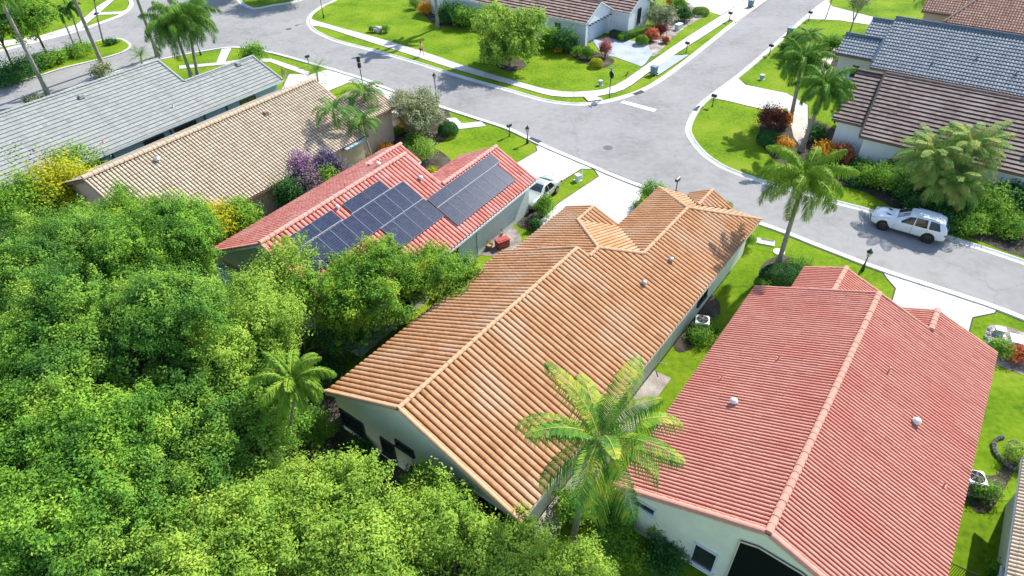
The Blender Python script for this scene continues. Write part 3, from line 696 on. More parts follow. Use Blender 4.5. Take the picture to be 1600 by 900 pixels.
for v in (9.8, 4.5): window(hs, (6.45, v, 1.6), 1.1, 1.2, (1, 0), 'frame_dark', 2)
bm = bmesh.new(); box(bm, (rw, 19.63, 1.1), (4.9, .06, 2.2)); bm_ob('garage_door', bm, M['garage'], hs)
bm = bmesh.new(); cyl(bm, (6.5, 12.6, 0), (6.5, 12.6, 2.7), .04, n=6); bm_ob('downpipe', bm, M['frame_white'], hs)
vent(hs, 2.1, 12.2, zR-s*2.1+.05, 'ac_white', 'cap', .12); vent(hs, .75, 5.6, zR-s*.75+.05, 'ac_white', 'cap', .09)
vent(hs, -1.3, 11.6, zR-s*1.3+.05, 'ac_white', 'cap', .12); vent(hs, -1.5, 8.4, zR-s*1.5+.05, 'cap_red', 'pipe', .07)
vent(hs, -3.0, 12.4, zR-s*3.0+.05, 'cap_red', 'box', .12)
# pale patio roof behind
bm = bmesh.new(); box(bm, (-4.1, -1.05, 2.5), (4.2, 2.2, .07), rot=Matrix.Rotation(R(5), 4, 'X'))
for k in range(5): box(bm, (-6.15+k*1.02, -1.05, 2.57), (.06, 2.2, .05), rot=Matrix.Rotation(R(5), 4, 'X'))
pt = bm_ob('patio_roof', bm, M['patio'], hs)
for u in (-6.1, -4.1, -2.1):
    bm = bmesh.new(); box(bm, (u, -2.05, 1.2), (.1, .1, 2.3)); bm_ob('patio_post', bm, M['frame_white'], pt)
# solar panels
def panel_mat():
    mt, n, l, b = newmat('solar cells')
    tc = n.new('ShaderNodeTexCoord'); br = n.new('ShaderNodeTexBrick'); br.offset = 0; br.inputs['Scale'].default_value = 1
    br.inputs['Color1'].default_value = (.018, .026, .055, 1); br.inputs['Color2'].default_value = (.03, .04, .075, 1); br.inputs['Mortar'].default_value = (.07, .08, .11, 1)
    br.inputs['Brick Width'].default_value = .16; br.inputs['Row Height'].default_value = .16; br.inputs['Mortar Size'].default_value = .006
    l.new(tc.outputs['Object'], br.inputs['Vector']); l.new(br.outputs['Color'], b.inputs['Base Color'])
    b.inputs['Roughness'].default_value = .35; b.inputs['Specular IOR Level'].default_value = .03
    return mt
M['panel'] = panel_mat()
def panel_mesh(a, b_):
    bm = bmesh.new(); box(bm, (0, 0, .02), (a-.02, b_-.02, .03)); me = bpy.data.meshes.new('solar_panel'); bm.to_mesh(me); bm.free(); me.materials.append(M['panel'])
    bm = bmesh.new()
    for sx in (-1, 1): box(bm, (sx*(a/2-.008), 0, .025), (.014, b_, .05))
    for sy in (-1, 1): box(bm, (0, sy*(b_/2-.008), .025), (a-.034, .014, .05))
    mf = bpy.data.meshes.new('panel_frame'); bm.to_mesh(mf); bm.free(); mf.materials.append(M['panel_frame'])
    return me, mf
ang = math.atan(s)
def panels(u0, v0, n_, along, down, mm):
    for k in range(n_):
        uc = u0+down*math.cos(ang)/2; vc = v0+along*(k+.5)
        o = bpy.data.objects.new('solar_panel', mm[0]); link(o); o.parent = hs
        o.location = (uc, vc, zR-s*uc+.19); o.rotation_euler = (0, ang, 0)
        f = bpy.data.objects.new('frame', mm[1]); link(f); f.parent = o
mp = panel_mesh(1.88, 1.0); ml = panel_mesh(.95, 1.74)
panels(.68, 1.6, 2, 1.76, .95, ml); panels(.72, 6.0, 2, 1.82, .95, ml)
panels(1.62, .9, 10, 1.0, 1.88, mp); panels(3.36, 6.55, 4, 1.09, 1.88, panel_mesh(1.88, 1.07))
panels(3.5, 11.05, 4, 1.93, .95, panel_mesh(.95, 1.9)); panels(4.4, 11.05, 7, 1.04, 1.88, panel_mesh(1.88, 1.02))

def rail(u, v0, v1):
    bm = bmesh.new(); box(bm, (u, (v0+v1)/2, zR-s*u+.235), (.03, v1-v0, .02), rot=Matrix.Identity(4)); bm_ob('mounting_rail', bm, M['rail'], hs)
rail(1.575, .95, 5.15); rail(1.6, 5.9, 10.8); rail(3.335, 6.5, 10.9); rail(4.385, 11.05, 18.8)

# ---- beige house
hb = house('beige_roof_house', 'tan-walled house under the long beige ribbed roof behind the solar house', (-28.54, 42.44), 35.71)
s = .40; zR = 5.87; rw = 3.15; zw = zR-s*rw
B_planes = [
 ([(-7.4, -2.6), (0, -2.6), (0, 18.8), (-7.4, 18.8)], (0, 0, zR), (-1, 0), s), ([(0, -2.6), (7.4, -2.6), (7.4, 17.6), (0, 17.6)], (0, 0, zR), (1, 0), s),
 ([(0, 17.6), (rw, 17.6), (rw, 18.6), (0, 18.8)], (0, 0, zR), (1, 0), s), ([(rw, 17.6), (6.2, 17.6), (6.2, 22.6), (rw, 22.6)], (0, 0, zR), (1, 0), s),
 ([(rw, 18), (rw, 22.6), (0, 22.6), (0, 18)], (rw, 0, zw), (-1, 0), s)]
rb = build_roof(hb, B_planes, M['tile_beige'], M['fascia_brown'], .27, .36, .09, .02, 'barrel', 'pan_shade_tan', .14, .94)
caps(rb, [((0, -2.6, zR+.1), (0, 18.8, zR+.1)), ((rw, 18.3, zw+.1), (rw, 22.6, zw+.1))], M['cap_beige'], .22)
caps(rb, [((0, 18.75, zR+.05), (rw, 18.55, zw+.05)), ((rw, 22.55, zw+.05), (6.15, 22.55, 3.42)), ((rw, 22.55, zw+.05), (0.05, 22.55, 3.4)), ((0, -2.55, zR+.05), (7.35, -2.55, 2.95)), ((0, 18.75, zR+.05), (-7.35, 18.75, 2.95))], M['cap_beige'], .09)
bm = bmesh.new(); wall_block(bm, -6.9, 6.85, -2.2, 17.2, 2.8, 2.8, (0, 5.6)); wall_block(bm, .5, 5.7, 17.2, 22.2, 3.2, 3.2, (rw, 4.3))
bmesh.ops.recalc_face_normals(bm, faces=bm.faces[:]); bm_ob('wall', bm, M['tan_stucco'], hb)
for v in (2, 8, 13.5): window(hb, (6.85, v, 1.6), 1.2, 1.2, (1, 0), 'frame_white', 2)
vent(hb, 1.16, 2.24, zR-s*1.16+.05, 'metal', 'cap', .17); vent(hb, 1.23, 12.18, zR-s*1.23+.05, 'cap_brown', 'box', .13)
bm = bmesh.new(); box(bm, (7.1, 15.9, 2.86), (1.1, 2.6, .1), rot=Matrix.Rotation(R(12), 4, 'Y')); 
for k in range(6): box(bm, (7.1, 14.7+k*.48, 2.93), (1.1, .05, .05), rot=Matrix.Rotation(R(12), 4, 'Y'))
bm_ob('awning', bm, M['blue_stucco'], hb)

# ---- grey house
hg = house('grey_roof_house', 'blue-walled house under the pale grey flat-tile roof, upper left', (-46.2, 46.64), 35.45)
s = .40; zR = 5.98; rw = 3.5; zw = zR-s*rw
G_planes = [
 ([(-7.7, -6), (0, -6), (0, 20.7), (-7.7, 20.7)], (0, 0, zR), (-1, 0), s), ([(0, -6), (7.7, -6), (7.7, 20.7), (0, 20.7)], (0, 0, zR), (1, 0), s),
 ([(rw, 20.7), (7.7, 20.7), (7.7, 28.8), (rw, 28.8)], (0, 0, zR), (1, 0), s), ([(rw, 20.5), (rw, 28.8), (-.5, 28.8), (-.5, 20.5)], (rw, 0, zw), (-1, 0), s)]
rg = build_roof(hg, G_planes, M['tile_grey'], M['fascia_white'], .34, .42, .008, .045, 'flat', 'pan_grey', .1, .89)
caps(rg, [((0, -6, zR+.05), (0, 20.7, zR+.05)), ((rw, 20.7, zw+.05), (rw, 28.8, zw+.05)), ((0, 20.65, zR+.03), (rw, 20.65, zw+.03)), ((rw, 28.75, zw+.03), (7.65, 28.75, 2.95))], M['cap_grey'], .13)
bm = bmesh.new(); wall_block(bm, -7.2, 7.15, -5.6, 20.3, 2.8, 2.8, (0, 5.7)); wall_block(bm, .1, 7.15, 20.3, 28.3, 2.8, 2.8, (rw, 4.25))
bmesh.ops.recalc_face_normals(bm, faces=bm.faces[:]); bm_ob('wall', bm, M['blue_stucco'], hg)
for v, wd in ((8.5, 1.6), (14.2, 1.9), (17.4, 2.2), (24.5, 1.8)): window(hg, (7.15, v, 1.7), wd, 1.3, (1, 0), 'frame_dark', 2)
for v in (10.3, 15.9, 19.5, 22): 
    bm = bmesh.new(); box(bm, (7.2, v, 1.4), (.08, .12, 2.8)); bm_ob('pilaster', bm, M['frame_dark'], hg)
vent(hg, 1.2, 12.2, zR-s*1.2+.03, 'metal', 'box', .14); vent(hg, 3.9, 26.6, zR-s*3.9+.03, 'metal', 'box', .14); vent(hg, 5.8, 17.6, zR-s*5.8+.03, 'metal', 'pipe', .08)
vent(hg, 6.6, 10.3, zR-s*6.6+.03, 'cap_red', 'pipe', .08)

# ---- brown-roofed house right of the side street
wo = Vector((29.73, 50.0))-Vector((math.cos(R(127)), -math.sin(R(127))))*7.0
hw = house('brown_roof_house', 'white-walled house under the dark brown flat-tile roof across from the parked white car', wo, 127)
s = .443; zR = 6.0
W_planes = [([(0, -.4), (7, .1), (7, 24), (0, 24)], (0, 0, zR), (1, 0), s), ([(0, -.4), (-7, -.4), (-7, 24), (0, 24)], (0, 0, zR), (-1, 0), s),
 ([(-.2, -2.6), (5.6, -2.6), (5.6, .1), (-.2, .1)], (0, 0, zR-.28), (1, 0), s), ([(-.2, -2.6), (-4.6, -2.6), (-4.6, .1), (-.2, .1)], (-.2, 0, zR-.19), (-1, 0), s)]
rw_ = build_roof(hw, W_planes, M['tile_brown'], M['fascia_brown'], .34, .42, .008, .07, 'flat', 'pan_black', .1, .80)
caps(rw_, [((0, -.3, zR+.05), (0, 24, zR+.05)), ((0, -2.6, zR-.15), (0, -.4, zR-.15)), ], M['cap_brown'], .1)
caps(rw_, [((0.1, -.35, zR+.03), (7, .15, 2.97))], M['pan_black'], .1)
bm = bmesh.new(); wall_block(bm, -6.5, 6.5, .5, 23.5, 2.8, 2.8, (0, 5.7)); wall_block(bm, -4, 5.1, -2.1, .5, 3.0, 3.0, (0, 5.3))
bmesh.ops.recalc_face_normals(bm, faces=bm.faces[:]); bm_ob('wall', bm, M['white_stucco'], hw)
window(hw, (6.5, 6.5, 1.6), 1.2, 1.3, (1, 0), 'frame_dark', 2); window(hw, (6.5, 14, 1.6), 1.2, 1.3, (1, 0), 'frame_dark', 2)
vent(hw, 5.2, 11.6, zR-s*5.2+.05, 'ac_white', 'cap', .1)
# ---- slate-roofed house
ht_ = house('slate_roof_house', 'cream house under the slate blue ribbed roof, upper right', (41.67, 70.65), 127.09)
s = .46; zR = 6.07; rw = 3.15; zw = zR-s*rw
T_planes = [([(0, 0), (6.9, 0), (6.9, 24), (0, 24)], (0, 0, zR), (1, 0), s), ([(0, 0), (-6.9, 0), (-6.9, 24), (0, 24)], (0, 0, zR), (-1, 0), s),
 ([(rw, -3.8), (5.9, -3.8), (5.9, .05), (rw, .05)], (0, 0, zR-.05), (1, 0), s), ([(rw, -3.8), (1, -3.8), (1, .05), (rw, .05)], (rw, 0, zw-.05), (-1, 0), s),
 ([(.4, -2.1), (3.1, -2.1), (3.1, .05), (.4, .05)], (0, 0, zR-.15), (1, 0), s), ([(.4, -2.1), (-4, -2.1), (-4, .05), (.4, .05)], (.4, 0, zR-.33), (-1, 0), s)]
rt = build_roof(ht_, T_planes, M['tile_slate'], M['fascia_brown'], .30, .42, .05, .06, 's', 'pan_slate', .1, .86)
caps(rt, [((0, 0, zR+.1), (0, 24, zR+.1)), ((rw, -3.8, zw+.08), (rw, 0, zw+.08)), ((.4, -2.1, zR-.25), (.4, 0, zR-.25)), ((rw+.05, -.02, zw+.05), (6.2, -.02, 3.25))], M['cap_slate'], .17)
bm = bmesh.new(); wall_block(bm, -6.4, 6.4, .4, 23.5, 2.8, 2.8, (0, 5.8)); wall_block(bm, 1.4, 5.4, -3.4, .4, 3.1, 3.1, (rw, 4.2)); wall_block(bm, -3.5, 1.4, -1.7, .4, 3.6, 3.6, None)
bmesh.ops.recalc_face_normals(bm, faces=bm.faces[:]); bm_ob('wall', bm, M['cream_stucco'], ht_)
window(ht_, (5.4, -1.5, 1.7), .8, 1.4, (1, 0), 'frame_white', 1)
for u, v in ((3.6, 8.6), (4.6, 12.2), (5.2, 5.2)): vent(ht_, u, v, zR-s*u+.08, 'cap_slate', 'pipe', .09)
# ---- rust roof at the top right corner
c0 = g(1482, 36, 2.9); xo = Vector((c0.x, c0.y))-Vector((math.cos(R(127)), -math.sin(R(127))))*7
hx = house('rust_roof_house', 'house under the rust brown ribbed roof in the top right corner', xo, 127)
s = .42; zR = 5.84
X_planes = [([(0, 3), (7, -.6), (7, 22), (0, 22)], (0, 0, zR), (1, 0), s), ([(0, 3), (-7, -.6), (-7, 22), (0, 22)], (0, 0, zR), (-1, 0), s),
 ([(1.5, -3.4), (5.4, -3.4), (5.4, 1.2), (1.5, 2.6)], (1.5, 0, 5.0), (1, 0), s), ([(1.5, -3.4), (-2.4, -3.4), (-2.4, 1.2), (1.5, 2.6)], (1.5, 0, 5.0), (-1, 0), s)]
rx = build_roof(hx, X_planes, M['tile_rust'], M['fascia_brown'], .3, .42, .07, .04, 's', 'pan_shade_brown', .1, .88)
caps(rx, [((0, 3, zR+.1), (0, 22, zR+.1)), ((1.5, -3.4, 5.08), (1.5, 2.4, 5.08)), ((0, 3, zR+.05), (7, -.55, 2.95))], M['cap_brown'], .15)
bm = bmesh.new(); wall_block(bm, -6.5, 6.5, 2.8, 21.5, 2.8, 2.8, (0, 5.5)); wall_block(bm, -1.9, 4.9, -3, 2.8, 3.2, 3.2, (1.5, 4.7))
bmesh.ops.recalc_face_normals(bm, faces=bm.faces[:]); bm_ob('wall', bm, M['tan_stucco'], hx)
# ---- white house at the top
hn = house('white_gable_house', 'white house with brown tile roof and open garage gable at the top of the picture', (11.78, 84.34), 127)
N_planes = [([(0, -26), (3.6, -26), (3.6, .3), (0, .3)], (0, 0, 4.7), (1, 0), .5), ([(0, -26), (-3.6, -26), (-3.6, .3), (0, .3)], (0, 0, 4.7), (-1, 0), .5),
 ([(-6.2, -26), (-2.9, -26), (-2.9, 2.9), (-6.2, 2.9)], (-6.2, 0, 4.6), (1, 0), .52), ([(-6.2, -26), (-9.5, -26), (-9.5, 2.9), (-6.2, 2.9)], (-6.2, 0, 4.6), (-1, 0), .52)]
rn = build_roof(hn, N_planes, M['tile_rust'], M['fascia_white'], .34, .42, .008, .07, 'flat', 'pan_black', .1, .80)
caps(rn, [((0, -26, 4.76), (0, .3, 4.76)), ((-6.2, -26, 4.66), (-6.2, 2.9, 4.66))], M['cap_brown'], .1)
bm = bmesh.new(); wall_block(bm, -3.0, 3.2, -25.6, -.5, 2.9, 3.0, (0, 4.55)); wall_block(bm, -9.1, -3.3, -25.6, 2.6, 2.85, 2.85, (-6.2, 4.4))
wall_block(bm, 2.7, 3.2, -.5, .1, 2.95, 2.95, None); wall_block(bm, -3.3, -2.8, -.5, .1, 2.95, 2.95, None)
pr = [(-3.3, 2.5), (3.2, 2.5), (3.2, 2.95), (0, 4.55), (-3.3, 2.9)]
a = [bm.verts.new((u, .1, z)) for u, z in pr]; b = [bm.verts.new((u, -.1, z)) for u, z in pr]; bm.faces.new(a); bm.faces.new(b)
for i in range(5): bm.faces.new((a[i], a[(i+1) % 5], b[(i+1) % 5], b[i]))
bmesh.ops.recalc_face_normals(bm, faces=bm.faces[:]); bm_ob('wall', bm, M['white_stucco'], hn)
bm = bmesh.new(); box(bm, (-.05, -.45, 1.22), (5.4, .06, 2.44))
for k in range(1, 4): box(bm, (-.05, -.41, k*.61), (5.4, .03, .03))
bm_ob('garage_door', bm, M['garage'], hn)
bm = bmesh.new()
for k in range(8): box(bm, (-2.6+k*.74, .22, 2.5), (.1, .4, .12))
bm_ob('trellis_bracket', bm, M['frame_dark'], hn)
window(hn, (-6.1, 2.6, 1.8), .9, 1.9, (0, 1), 'frame_dark', 2)
for v in (-4, -10): window(hn, (3.2, v, 1.7), 1.0, 1.2, (1, 0), 'frame_white', 2)
vent(hn, 2.4, -6.2, 3.55, 'cap_brown', 'pipe', .09); vent(hn, 1.8, -8, 3.85, 'cap_pink', 'pipe', .09)
# ---- neighbour at the right edge
h2 = house('striped_roof_house', 'pale house with brown and white striped roof at the lower right edge', (28.19, 13.74), 36.8)
Z_planes = [([(-6.15, -12), (0, -12), (0, .2), (-6.15, .2)], (0, 0, 5.36), (-1, 0), .4), ([(6.15, -12), (0, -12), (0, .2), (6.15, .2)], (0, 0, 5.36), (1, 0), .4)]
r2 = build_roof(h2, Z_planes, M['tile_beige'], M['fascia_white'], .2, .37, .08, .02, 'barrel', 'pan_shade_tan', .15)
caps(r2, [((0, -12, 5.44), (0, .2, 5.44)), ((-6.1, .15, 2.95), (0, .15, 5.4))], M['cap_beige'], .12)
bm = bmesh.new(); wall_block(bm, -5.6, 5.6, -11.6, -.2, 2.8, 2.8, (0, 5.1)); bmesh.ops.recalc_face_normals(bm, faces=bm.faces[:]); bm_ob('wall', bm, M['cream_stucco'], h2)
window(h2, (-5.6, -5.3, 1.6), 1.2, 1.3, (-1, 0), 'frame_white', 2)

# ------------------------------------------------------------------ foliage
def leaves_mesh(name, C0, Nn, size, asp=.5, jitter=.55):
    """one diamond leaf at every point of C0, facing about Nn"""
    n = len(C0)
    Nn = Nn + rng.normal(0, jitter, (n, 3)); Nn /= np.linalg.norm(Nn, axis=1)[:, None]+1e-9
    A = rng.normal(0, 1, (n, 3)); A -= (A*Nn).sum(1)[:, None]*Nn; A /= np.linalg.norm(A, axis=1)[:, None]+1e-9
    B = np.cross(Nn, A)
    L = size*rng.uniform(.7, 1.3, n)[:, None]
    V = np.stack([C0-A*L*.5, C0+B*L*asp*.5-Nn*L*.06, C0+A*L*.5-Nn*L*.1, C0-B*L*asp*.5-Nn*L*.06], 1).reshape(-1, 3)
    return V, 4
def quads_to_mesh(name, V):
    n = len(V)//4; me = bpy.data.meshes.new(name)
    me.vertices.add(len(V)); me.vertices.foreach_set('co', V.astype(np.float32).ravel())
    me.loops.add(n*4); me.loops.foreach_set('vertex_index', np.arange(n*4, dtype=np.int32))
    me.polygons.add(n); me.polygons.foreach_set('loop_start', np.arange(0, n*4, 4, dtype=np.int32))
    try: me.polygons.foreach_set('loop_total', np.full(n, 4, dtype=np.int32))
    except Exception: pass
    me.update(calc_edges=True); return me
def crown(lobes, sub, nleaf, size, asp=.5, fill=.25, flat=.35, spread=.5):
    """lobes: [(cx,cy,cz,rx,ry,rz)]; every lobe carries sub-clumps near its skin, every clump nleaf leaves"""
    P, N = [], []
    for cx, cy, cz, rx, ry, rz in lobes:
        k = max(6, int(sub*(rx*ry)**.5*((rx*ry)**.5+rz)))
        d = rng.normal(0, 1, (k, 3)); d /= np.linalg.norm(d, axis=1)[:, None]; d[:, 2] = np.where(d[:, 2] < -.45, -d[:, 2], d[:, 2])
        rr_ = 1.04-np.abs(rng.normal(0, .2, k)); inner = rng.random(k) < fill; rr_[inner] *= rng.uniform(.35, .85, inner.sum())
        cc = d*rr_[:, None]*[rx, ry, rz]+[cx, cy, cz]
        cr = spread*rng.uniform(.6, 1.25, k)
        q = rng.normal(0, 1, (k, nleaf, 3)); q /= np.linalg.norm(q, axis=2)[:, :, None]
        rad = rng.random((k, nleaf, 1))**.45
        ax_ = d*.6+rng.normal(0, .45, (k, 3))+[0, 0, .35]; ax_ /= np.linalg.norm(ax_, axis=1)[:, None]
        off = q*rad*cr[:, None, None]; al = (off*ax_[:, None, :]).sum(2, keepdims=True)
        pts = cc[:, None, :]+off*.78+al*ax_[:, None, :]*1.15
        nn = q*.6+d[:, None, :]*.7+[0, 0, flat]
        P.append(pts.reshape(-1, 3)); N.append(nn.reshape(-1, 3))
    P = np.concatenate(P); N = np.concatenate(N); keep = P[:, 2] > .03
    return leaves_mesh('', P[keep], N[keep], size, asp)[0]
def branches(base, targets, r0, trunk_top, n=7):
    bm = bmesh.new(); b = Vector(base); t = Vector(trunk_top)
    mid = (b+t)/2+Vector((rnd.uniform(-.1, .1), rnd.uniform(-.1, .1), 0))
    tube(bm, [b-Vector((0, 0, .1)), b+Vector((0, 0, .15)), mid, t], [r0*1.35, r0, r0*.85, r0*.7], 9)
    for q in targets:
        q = Vector(q); m1 = t.lerp(q, .5)+Vector((rnd.uniform(-.2, .2), rnd.uniform(-.2, .2), .2))
        st_ = b.lerp(t, rnd.uniform(.7, .98))
        tube(bm, [st_, m1, q], [r0*.45, r0*.28, r0*.08], 6)
        for _ in range(3):
            q2 = m1.lerp(q, rnd.uniform(0, .8))+Vector((rnd.uniform(-1, 1), rnd.uniform(-1, 1), rnd.uniform(0, .8)))*(q-t).length*.3
            tube(bm, [m1.lerp(q, .1), m1.lerp(q2, .6)+Vector((0, 0, .1)), q2], [r0*.2, r0*.12, r0*.04], 5)
    return bm
def tree(name, label, base, r, ztop, zlow, mtl, nl=9, leaf=.15, sub=20, nleaf=26, spread=.5, bark='bark', cen=None, fill=.25, group=None, cat='tree', asp=.5, lobr=(.42, .62)):
    """base: foot (x,y); cen: crown centre (x,y) if it leans"""
    t = thing(name, label, cat, (base[0], base[1], 0), 0, group)
    cx, cy = (0, 0) if cen is None else (cen[0]-base[0], cen[1]-base[1])
    zc_ = (ztop+zlow)/2; rz = (ztop-zlow)/2
    lobes = [(cx, cy, zc_, r*.62, r*.62, rz*.75)]
    for k in range(nl):
        a = 2*math.pi*k/nl+rnd.uniform(-.3, .3); q = rnd.uniform(.3, .8)*r; f = rnd.uniform(*lobr)
        lz = zc_+(rnd.uniform(-.3, .75)-.35*(q/r)**2)*rz
        lr = max(.45*r*f, min(r*f, r*1.05-q)); lobes.append((cx+math.cos(a)*q, cy+math.sin(a)*q, lz, lr, lr, min(lr*.85, ztop-lz)))
    V = crown(lobes, sub, nleaf, leaf, asp, fill, spread=spread)
    mesh_ob('crown', quads_to_mesh('crown', V), mtl, t)
    bm = branches((0, 0, 0), [(l[0], l[1], l[2]) for l in lobes[1:]], max(.07, r*.055), (cx*.5, cy*.5, max(.5, zlow+.15*rz)))
    bm_ob('trunk', bm, M[bark], t, smooth=True)
    return t
def shrub(name, label, px, r, h, mtl, zc=None, leaf=.11, sub=34, nleaf=16, n=4, shape='round', group=None, cat='shrub', z0=0, spread=None, asp=.5, ry=None, rz=0):
    p = g(*px, h*.45 if zc is None else zc); t = thing(name, label, cat, (p.x, p.y, 0), rz, group)
    sp = spread or max(.12, r*.3)
    if shape == 'round':
        lobes = [(0, 0, h*.5, r*.75, r*.75, h*.5)]
        for k in range(n):
            a = 2*math.pi*k/n+rnd.random(); lobes.append((math.cos(a)*r*.45, math.sin(a)*r*.45, h*rnd.uniform(.35, .6), r*.5, r*.5, h*.42))
        V = crown(lobes, sub*1.6/max(.5, r), nleaf, leaf, asp, .3, spread=sp)
    else:     # clipped box hedge or dome, length 2r along x, depth 2ry
        ry_ = ry or r; k = int(900*(2*r*2*ry_+2*(r+ry_)*2*h)*(.08/leaf)**2)
        u = rng.uniform(-1, 1, (k, 3)); ax = rng.choice(3, k, p=[.2, .3, .5]); sg = np.where(rng.random(k) < .5, -1, 1)
        u[np.arange(k), ax] = np.where(ax == 2, 1, sg)
        if shape == 'dome':
            u = rng.normal(0, 1, (k, 3)); u /= np.linalg.norm(u, axis=1)[:, None]; u = np.sign(u)*np.abs(u)**.8; u[:, 2] = np.abs(u[:, 2])*1.6-.6; ax = None
        nn = u.copy()
        P = u*[r, ry_, h/2]+[0, 0, h/2]+rng.normal(0, .045, (k, 3))
        V = leaves_mesh('', P, nn, leaf, asp)[0]
    mesh_ob('foliage', quads_to_mesh('foliage', V), mtl, t)
    bm = bmesh.new()
    if shape == 'box':
        for q in range(max(2, int(2*r/.5))):
            x = -r*.85+q*.5; tube(bm, [(x, 0, -.05), (x+.03, 0, h*.4), (x+.08, .05, h*.8)], [.03, .02, .01], 5)
        box(bm, (0, 0, h*.45), (2*r-.16, 2*ry_-.16, h*.82))
    else:
        for q in range(5):
            a = q*1.3; tube(bm, [(0, 0, -.05), (math.cos(a)*r*.2, math.sin(a)*r*.2, h*.35), (math.cos(a)*r*.5, math.sin(a)*r*.5, h*.7)], [.035, .025, .01], 5)
    bm_ob('stem', bm, M['dark_bark'], t)
    return t

def frond(az, el, L, droop, ll, nl=34, plum=0, hang=.5, wl=.045, twist=0):
    """one feather frond -> quads; el start elevation, droop total bend"""
    out = []; rib = []; p = np.zeros(3); dirh = np.array([math.cos(az), math.sin(az), 0]); side0 = np.array([-math.sin(az), math.cos(az), 0])
    pts = [p.copy()]; dirs = []
    for i in range(nl):
        f = i/nl; e = el-droop*f**1.25; d = dirh*math.cos(e)+np.array([0, 0, math.sin(e)]); dirs.append(d); p = p+d*L/nl; pts.append(p.copy())
    for i in range(nl):
        f = i/nl; d = dirs[i]; up = np.cross(d, side0); up = up if up[2] > 0 or abs(up[2]) < .01 else -up
        wdt = .024*(1-f)+.005                                    # rachis
        a, b = pts[i], pts[i+1]; uu = np.array([0, 0, .015]); rib += [a-side0*wdt+uu, a+side0*wdt+uu, b+side0*wdt*.9+uu, b-side0*wdt*.9+uu]
        if f < .1: continue
        lf = ll*math.sin(math.pi*min(1, (f*.86+.14)))**.55*rnd.uniform(.85, 1.1)
        for sgn in (-1, 1):
            for rep in range(1+plum):
                upk = rnd.uniform(-.9, .9) if plum else rnd.uniform(.05, .25)
                sd = side0*sgn*(1-abs(upk)*.4)+up*upk+d*.65; sd = sd/np.linalg.norm(sd)
                m1 = a+sd*lf*.5+np.array([0, 0, -hang*lf*.12]); e1 = a+sd*lf*.85+np.array([0, 0, -hang*lf*.62])
                ww = wl*rnd.uniform(.7, 1.1); wv = d*ww*.5
                out += [a-wv*.6, a+wv*.6, m1+wv, m1-wv]; out += [m1-wv, m1+wv, e1+wv*.15, e1-wv*.15]
    return np.array(out), np.array(rib)
def palm(name, label, base, top, kind='royal', L=2.6, n=16, mtl='lf_royal', r=.14, group=None, curve=.3, ll=None, z=0, H=None, seed=None, bark='palm_bark', sag=0):
    """base and top are survey points of the trunk foot and the crown"""
    b = g(*base, z); 
    if H is None:
        lo, hi = .5, 16
        for _ in range(40):
            mid = (lo+hi)/2
            if proj((b.x, b.y, mid))[1] > top[1]: lo = mid
            else: hi = mid
        H = lo
    q = g(*top, H); lean = Vector((q.x-b.x, q.y-b.y))
    if lean.length > H*.3: lean = lean.normalized()*H*.3
    t = thing(name, label, 'palm tree', (b.x, b.y, 0), 0, group)
    bm = bmesh.new(); k = 30; pts = []; rd = []
    for i in range(k+1):
        f = i/k; pts.append((lean.x*f**1.4, lean.y*f**1.4, -.1+(H+.1)*f)); rd.append(r*(1.45-.6*min(1, f*6) if f < .17 else .85-.25*f)*(1+.09*(i % 2)))
    tube(bm, pts, rd, 10); bm_ob('trunk', bm, M[bark], t, smooth=True)
    topv = Vector((lean.x, lean.y, H))
    if kind in ('royal', 'xmas'):
        bm = bmesh.new(); tube(bm, [topv-Vector((0, 0, .15)), topv+Vector((0, 0, .1)), topv+Vector((0, 0, .7)), topv+Vector((0, 0, 1.0))], [r*.62, r*.95, r*.6, r*.2], 10)
        bm_ob('crownshaft', bm, M['lf_lime'], t, smooth=True)
        topv = topv+Vector((0, 0, .75))
    V = []; VR = []
    for i in range(n):
        az = i*2.39996+rnd.uniform(-.15, .15); f = (i+.5)/n
        if kind == 'royal': el = R(78-88*f); dr = R(88+42*f); pl = 2; hg = 1.1; lf = ll or L*.2; nl = 44; wl = .065
        elif kind == 'coco': el = R(82-98*f); dr = R(62+38*f); pl = 0; hg = 1.35; lf = (ll or L*.25)*rnd.uniform(.9, 1.1); nl = 58; wl = .062
        elif kind == 'xmas': el = R(72-70*f); dr = R(95+35*f); pl = 0; hg = .6; lf = ll or L*.26; nl = 26; wl = .08
        elif kind == 'spiky': el = R(70-65*f); dr = R(55); pl = 0; hg = .15; lf = ll or L*.2; nl = 26; wl = .035
        else: el = R(80-80*f); dr = R(85); pl = 0; hg = 1.2; lf = (ll or L*.3)*rnd.uniform(.8, 1.2); nl = 30; wl = .085
        if sag: el -= sag*f
        q, rb_ = frond(az, el, L*rnd.uniform(.85, 1.08), dr*rnd.uniform(.85, 1.15), lf, nl, pl, hg, wl)
        V.append(q+np.array(topv)); VR.append(rb_+np.array(topv))
    V = np.concatenate(V); VR = np.concatenate(VR); mesh_ob('frond_rib', quads_to_mesh('frond_rib', VR), M['frond_rib'], t); mesh_ob('crown', quads_to_mesh('crown', V), M[mtl], t)
    return t
